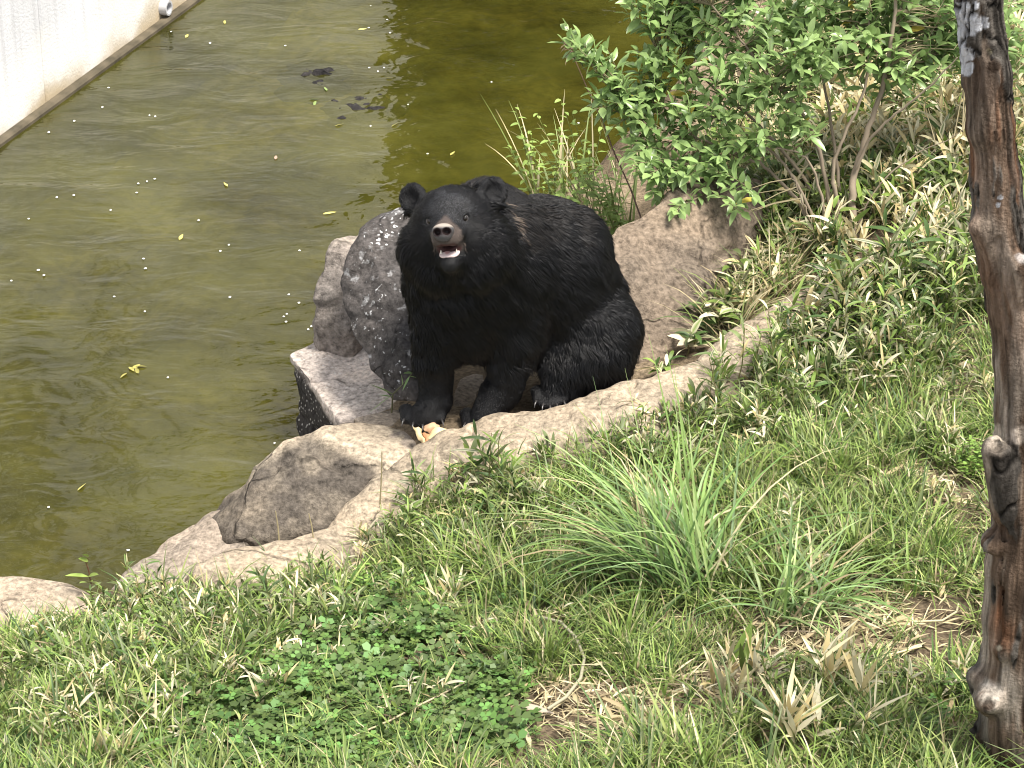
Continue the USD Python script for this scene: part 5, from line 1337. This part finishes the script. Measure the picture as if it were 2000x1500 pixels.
def build_floating():
    rng = np.random.default_rng(55)
    Z = WATER_Z + .004
    Lf = [(438, 46, 'yellow leaf floating near the wall, longest of the upper ones'), (362, 73, 'small yellow leaf floating under the drain pipe'), (752, 152, 'yellow leaf floating right of the first drowned rock'), (638, 177, 'thin green leaf floating above the drowned rocks'), (604, 194, 'green leaf floating at the lower edge of the first drowned rock'),
          (654, 246, 'yellow leaf floating left of the second drowned rock'), (444, 364, 'pale upright leaf floating in the middle of the pool'), (350, 468, 'yellow leaf floating left of the middle of the pool'), (538, 311, 'pinkish leaf floating in the middle of the pool'), (631, 418, 'yellow leaf floating above the left stones'),
          (258, 716, 'yellow leaf cluster floating in the left pool'), (152, 958, 'yellow leaf floating nearest the left bank'), (880, 303, 'thin leaf floating above the head of the bear'), (612, 205, 'pale green leaf floating between the drowned rocks'), (765, 247, 'dark edged leaf floating right of the second drowned rock'), (700, 58, 'small orange leaf floating at the top')]
    for x, y, lb in Lf:
        p = at(x, y, z=Z); a = rng.random() * 6.28; g = np.array([.55, .50, .14]) * (.8 + .4 * rng.random()) if 'green' not in lb else np.array([.30, .40, .14])
        if 'pink' in lb: g = np.array([.50, .32, .24])
        if 'cluster' in lb:
            m = gather([lance(rng, p + [rng.normal(0, .025), rng.normal(0, .035), .001 * i], (math.cos(a + i), math.sin(a + i), 0), .055, .020, g, g, .0, 6) for i in range(5)])
        else:
            m = lance(rng, p, (math.cos(a * .3 + (1.4 if 'upright' in lb else 0)), math.sin(a * .3 + (1.4 if 'upright' in lb else 0)), .02),   .050 + .022 * rng.random(), .018, g, g * .95, .0, 6)
        o = leafobj('floating_leaf', m); tag(o, lb, 'leaf')
    W = [(334, 62), (220, 123), (212, 171), (200, 209), (145, 236), (95, 258), (78, 216), (292, 225), (303, 227), (270, 358), (302, 349), (267, 376), (287, 354), (144, 381), (111, 385), (216, 410), (56, 427), (388, 430), (430, 490), (447, 478), (22, 548), (724, 11), (720, 54), (762, 64), (756, 38), (721, 132), (738, 139),
         (750, 132), (797, 204), (557, 89), (410, 84), (724, 246), (585, 489), (75, 527), (86, 537), (280, 505), (284, 524), (223, 579), (283, 608), (449, 580), (564, 575), (584, 591), (560, 613), (554, 618), (559, 628), (608, 637), (602, 643), (328, 737), (536, 865), (95, 990), (250, 1074), (960, 160), (1130, 240), (835, 300)]
    first = None
    for x, y in W:
        p = at(x, y, z=Z + .002); r = .0050 + .0026 * rng.random()
        v = [[0, 0, .004]] + [[r * math.cos(a) * (.8 + .4 * rng.random()), r * 1.2 * math.sin(a) * (.8 + .4 * rng.random()), 0] for a in np.arange(7) * 6.283 / 7]
        f = [[0, 1 + i, 1 + (i + 1) % 7] for i in range(7)]
        o = obj('floating_petal', (np.array(v) + p, np.array(f)), M['petal'], smooth=True)
        tag(o, 'tiny white petal floating on the open water', 'petal', 'white petals scattered on the pool')

def build_food():
    c = at(848, 850, y=-.20)
    t = thing('husk_scrap', 'folded pale yellow husk scrap lying under the front paw', 'food scrap', loc=c)
    rng = np.random.default_rng(3)
    def sheet(P, th, name, col):
        a, b, d, e = [at(*p[:2], y=p[2]) for p in P]
        n = 14; u, w = np.meshgrid(np.linspace(0, 1, n), np.linspace(0, 1, n), indexing='ij')
        wob = 1 + .10 * np.sin(w * 9 + th * 300) * np.abs(u - .5) * 2
        uu = .5 + (u - .5) * wob * (1 - .25 * w ** 2); ww = w + .05 * np.sin(u * 7 + th * 900)
        v = (a * ((1 - uu) * (1 - ww))[..., None] + b * (uu * (1 - ww))[..., None] + d * (uu * ww)[..., None] + e * ((1 - uu) * ww)[..., None])
        cur = np.sin(u * np.pi) * th * 1.6 + np.sin(w * 2.6) * th - (w > .75) * (w - .75) * th * 2
        v = v + np.array([0, -.45, 1.0]) * cur[..., None] + (meshkit.fbm(v * 45, 3, 2)[..., None] - .5) * .012
        v = v.reshape(-1, 3); i, j = np.meshgrid(np.arange(n - 1), np.arange(n - 1), indexing='ij')
        q = np.stack([i * n + j, (i + 1) * n + j, (i + 1) * n + j + 1, i * n + j + 1], -1).reshape(-1, 4); f = np.vstack([q[:, [0, 1, 2]], q[:, [0, 2, 3]]])
        lo = v + np.array([0, .002, -.004]); k = len(v); vv = np.vstack([v, lo])
        g = (meshkit.fbm(vv * np.array([90, 30, 30]), 3, 1)[:, None] - .5)
        obj(name, (vv, np.vstack([f, f[:, ::-1] + k])), M['husk'], t, smooth=True, col=np.clip(np.tile(col, (2 * k, 1)) * (1 + .7 * g), .01, .9))
    sheet([(806, 836, -.175), (822, 838, -.17), (834, 874, -.24), (826, 876, -.24)], .006, 'husk_flap', np.array([.56, .43, .24]))
    sheet([(824, 838, -.16), (850, 828, -.14), (868, 842, -.17), (838, 850, -.19)], .012, 'husk_flap', np.array([.52, .33, .20]))
    sheet([(836, 850, -.19), (868, 838, -.16), (876, 850, -.20), (842, 874, -.25)], .016, 'husk_flap', np.array([.66, .54, .30]))
    sheet([(826, 846, -.185), (838, 848, -.19), (848, 874, -.25), (834, 876, -.25)], .004, 'husk_flap', np.array([.40, .20, .10]))

def build_far_trees():
    rng = np.random.default_rng(8)
    T = [(-9.5, 17.0, 13, 'dark tree behind the pool wall, the leftmost of the row'), (-4.6, 18.0, 14, 'tall dark tree on the far bank behind the end of the wall'), (-.6, 17.2, 13, 'dark tree at the far end of the pool left of the tallest'), (3.2, 18.0, 15, 'tallest dark tree at the far end of the pool'),
         (7.0, 15.5, 13, 'broad dark tree on the far bank right of the tallest'), (10.5, 12.0, 12, 'dark tree on the right bank beyond the shrub'), (13.5, 7.5, 11, 'dark tree at the far right of the bank')]
    for x, y, H, lb in T:
        z0 = ground_z(np.array([[x, y]]))[0]
        t = thing('tree', lb, 'tree', loc=(x, y, z0), group=None)
        tr = sweep([(x, y, z0 - .2), (x + .1, y, z0 + H * .3), (x - .1, y + .1, z0 + H * .7)], [.24, .18, .08], 10)
        obj('trunk', tr, M['twig'], t, smooth=True, col=np.tile([.10, .08, .06], (len(tr[0]), 1)))
        n = 4200
        cl = rng.normal(0, 1, (26, 3)); cl = cl / np.linalg.norm(cl, axis=1, keepdims=True) * rng.random((26, 1)) ** .4 * [H * .27, H * .24, H * .44] + [x, y, z0 + H * .48]
        C = cl[rng.integers(0, 26, n)] + rng.normal(0, H * .075, (n, 3))
        d1 = norm(rng.normal(0, 1, (n, 3))); d2 = norm(np.cross(d1, rng.normal(0, 1, (n, 3)))); s = .24 + .22 * rng.random((n, 1))
        v = np.stack([C - d1 * s, C + d2 * s * .5, C + d1 * s, C - d2 * s * .5], 1).reshape(-1, 3)
        i = np.arange(n)[:, None] * 4; f = np.vstack([i + [0, 1, 2], i + [0, 2, 3]])
        col = np.repeat(np.array([.035, .065, .020]) * (.6 + .9 * rng.random((n, 1))), 4, 0)
        obj('crown', (v, f), M['leaf'], t, smooth=False, col=col)

M['leaf'] = mat('leaf', {'a': ('attribute', {'attribute': 'col'}), 'o': ('object_info', {}), 'r': ('map_range', {'from_min': 0, 'from_max': 1, 'to_min': .72, 'to_max': 1.25}), 'mul': ('vector_math', {'math_type': 'scale'}),
    'p': ('principled_bsdf', {'roughness': .5, 'specular_ior_level': .35}), 't': ('translucent_bsdf', {}), 'm': ('mix_closure', {'fac': .22})},
    [('o.random', 'r.value'), ('a.color', 'mul.vector1'), ('r.result', 'mul.scale'), ('mul.vector', 'p.base_color'), ('mul.vector', 't.color'), ('p.BSDF', 'm.closure1'), ('t.BSDF', 'm.closure2')], surface='m.closure')
M['shrub_leaf'] = mat('shrub_leaf', {'a': ('attribute', {'attribute': 'col'}), 'p': ('principled_bsdf', {'roughness': .36, 'specular_ior_level': .65}), 't': ('translucent_bsdf', {}), 'm': ('mix_closure', {'fac': .35})},
    [('a.color', 'p.base_color'), ('a.color', 't.color'), ('p.BSDF', 'm.closure1'), ('t.BSDF', 'm.closure2')], surface='m.closure')
M['twig'] = mat('twig', {'a': ('attribute', {'attribute': 'col'}), 'p': ('principled_bsdf', {'roughness': .8, 'specular_ior_level': .2})}, [('a.color', 'p.base_color')])
M['husk'] = mat('husk', {'a': ('attribute', {'attribute': 'col'}), 'p': ('principled_bsdf', {'roughness': .7, 'specular_ior_level': .2})}, [('a.color', 'p.base_color')])
M['petal'] = mat('petal', {'p': ('principled_bsdf', {'base_color': (.70, .70, .66), 'roughness': .7})})
build_ground(); build_wall(); build_far_trees(); build_rocks()
build_bear(); build_post(); build_bush(); build_ground_cover(); build_grass_tussocks(); build_bamboo_clumps(); build_weeds(); build_dry_stalks(); build_floating(); build_food()
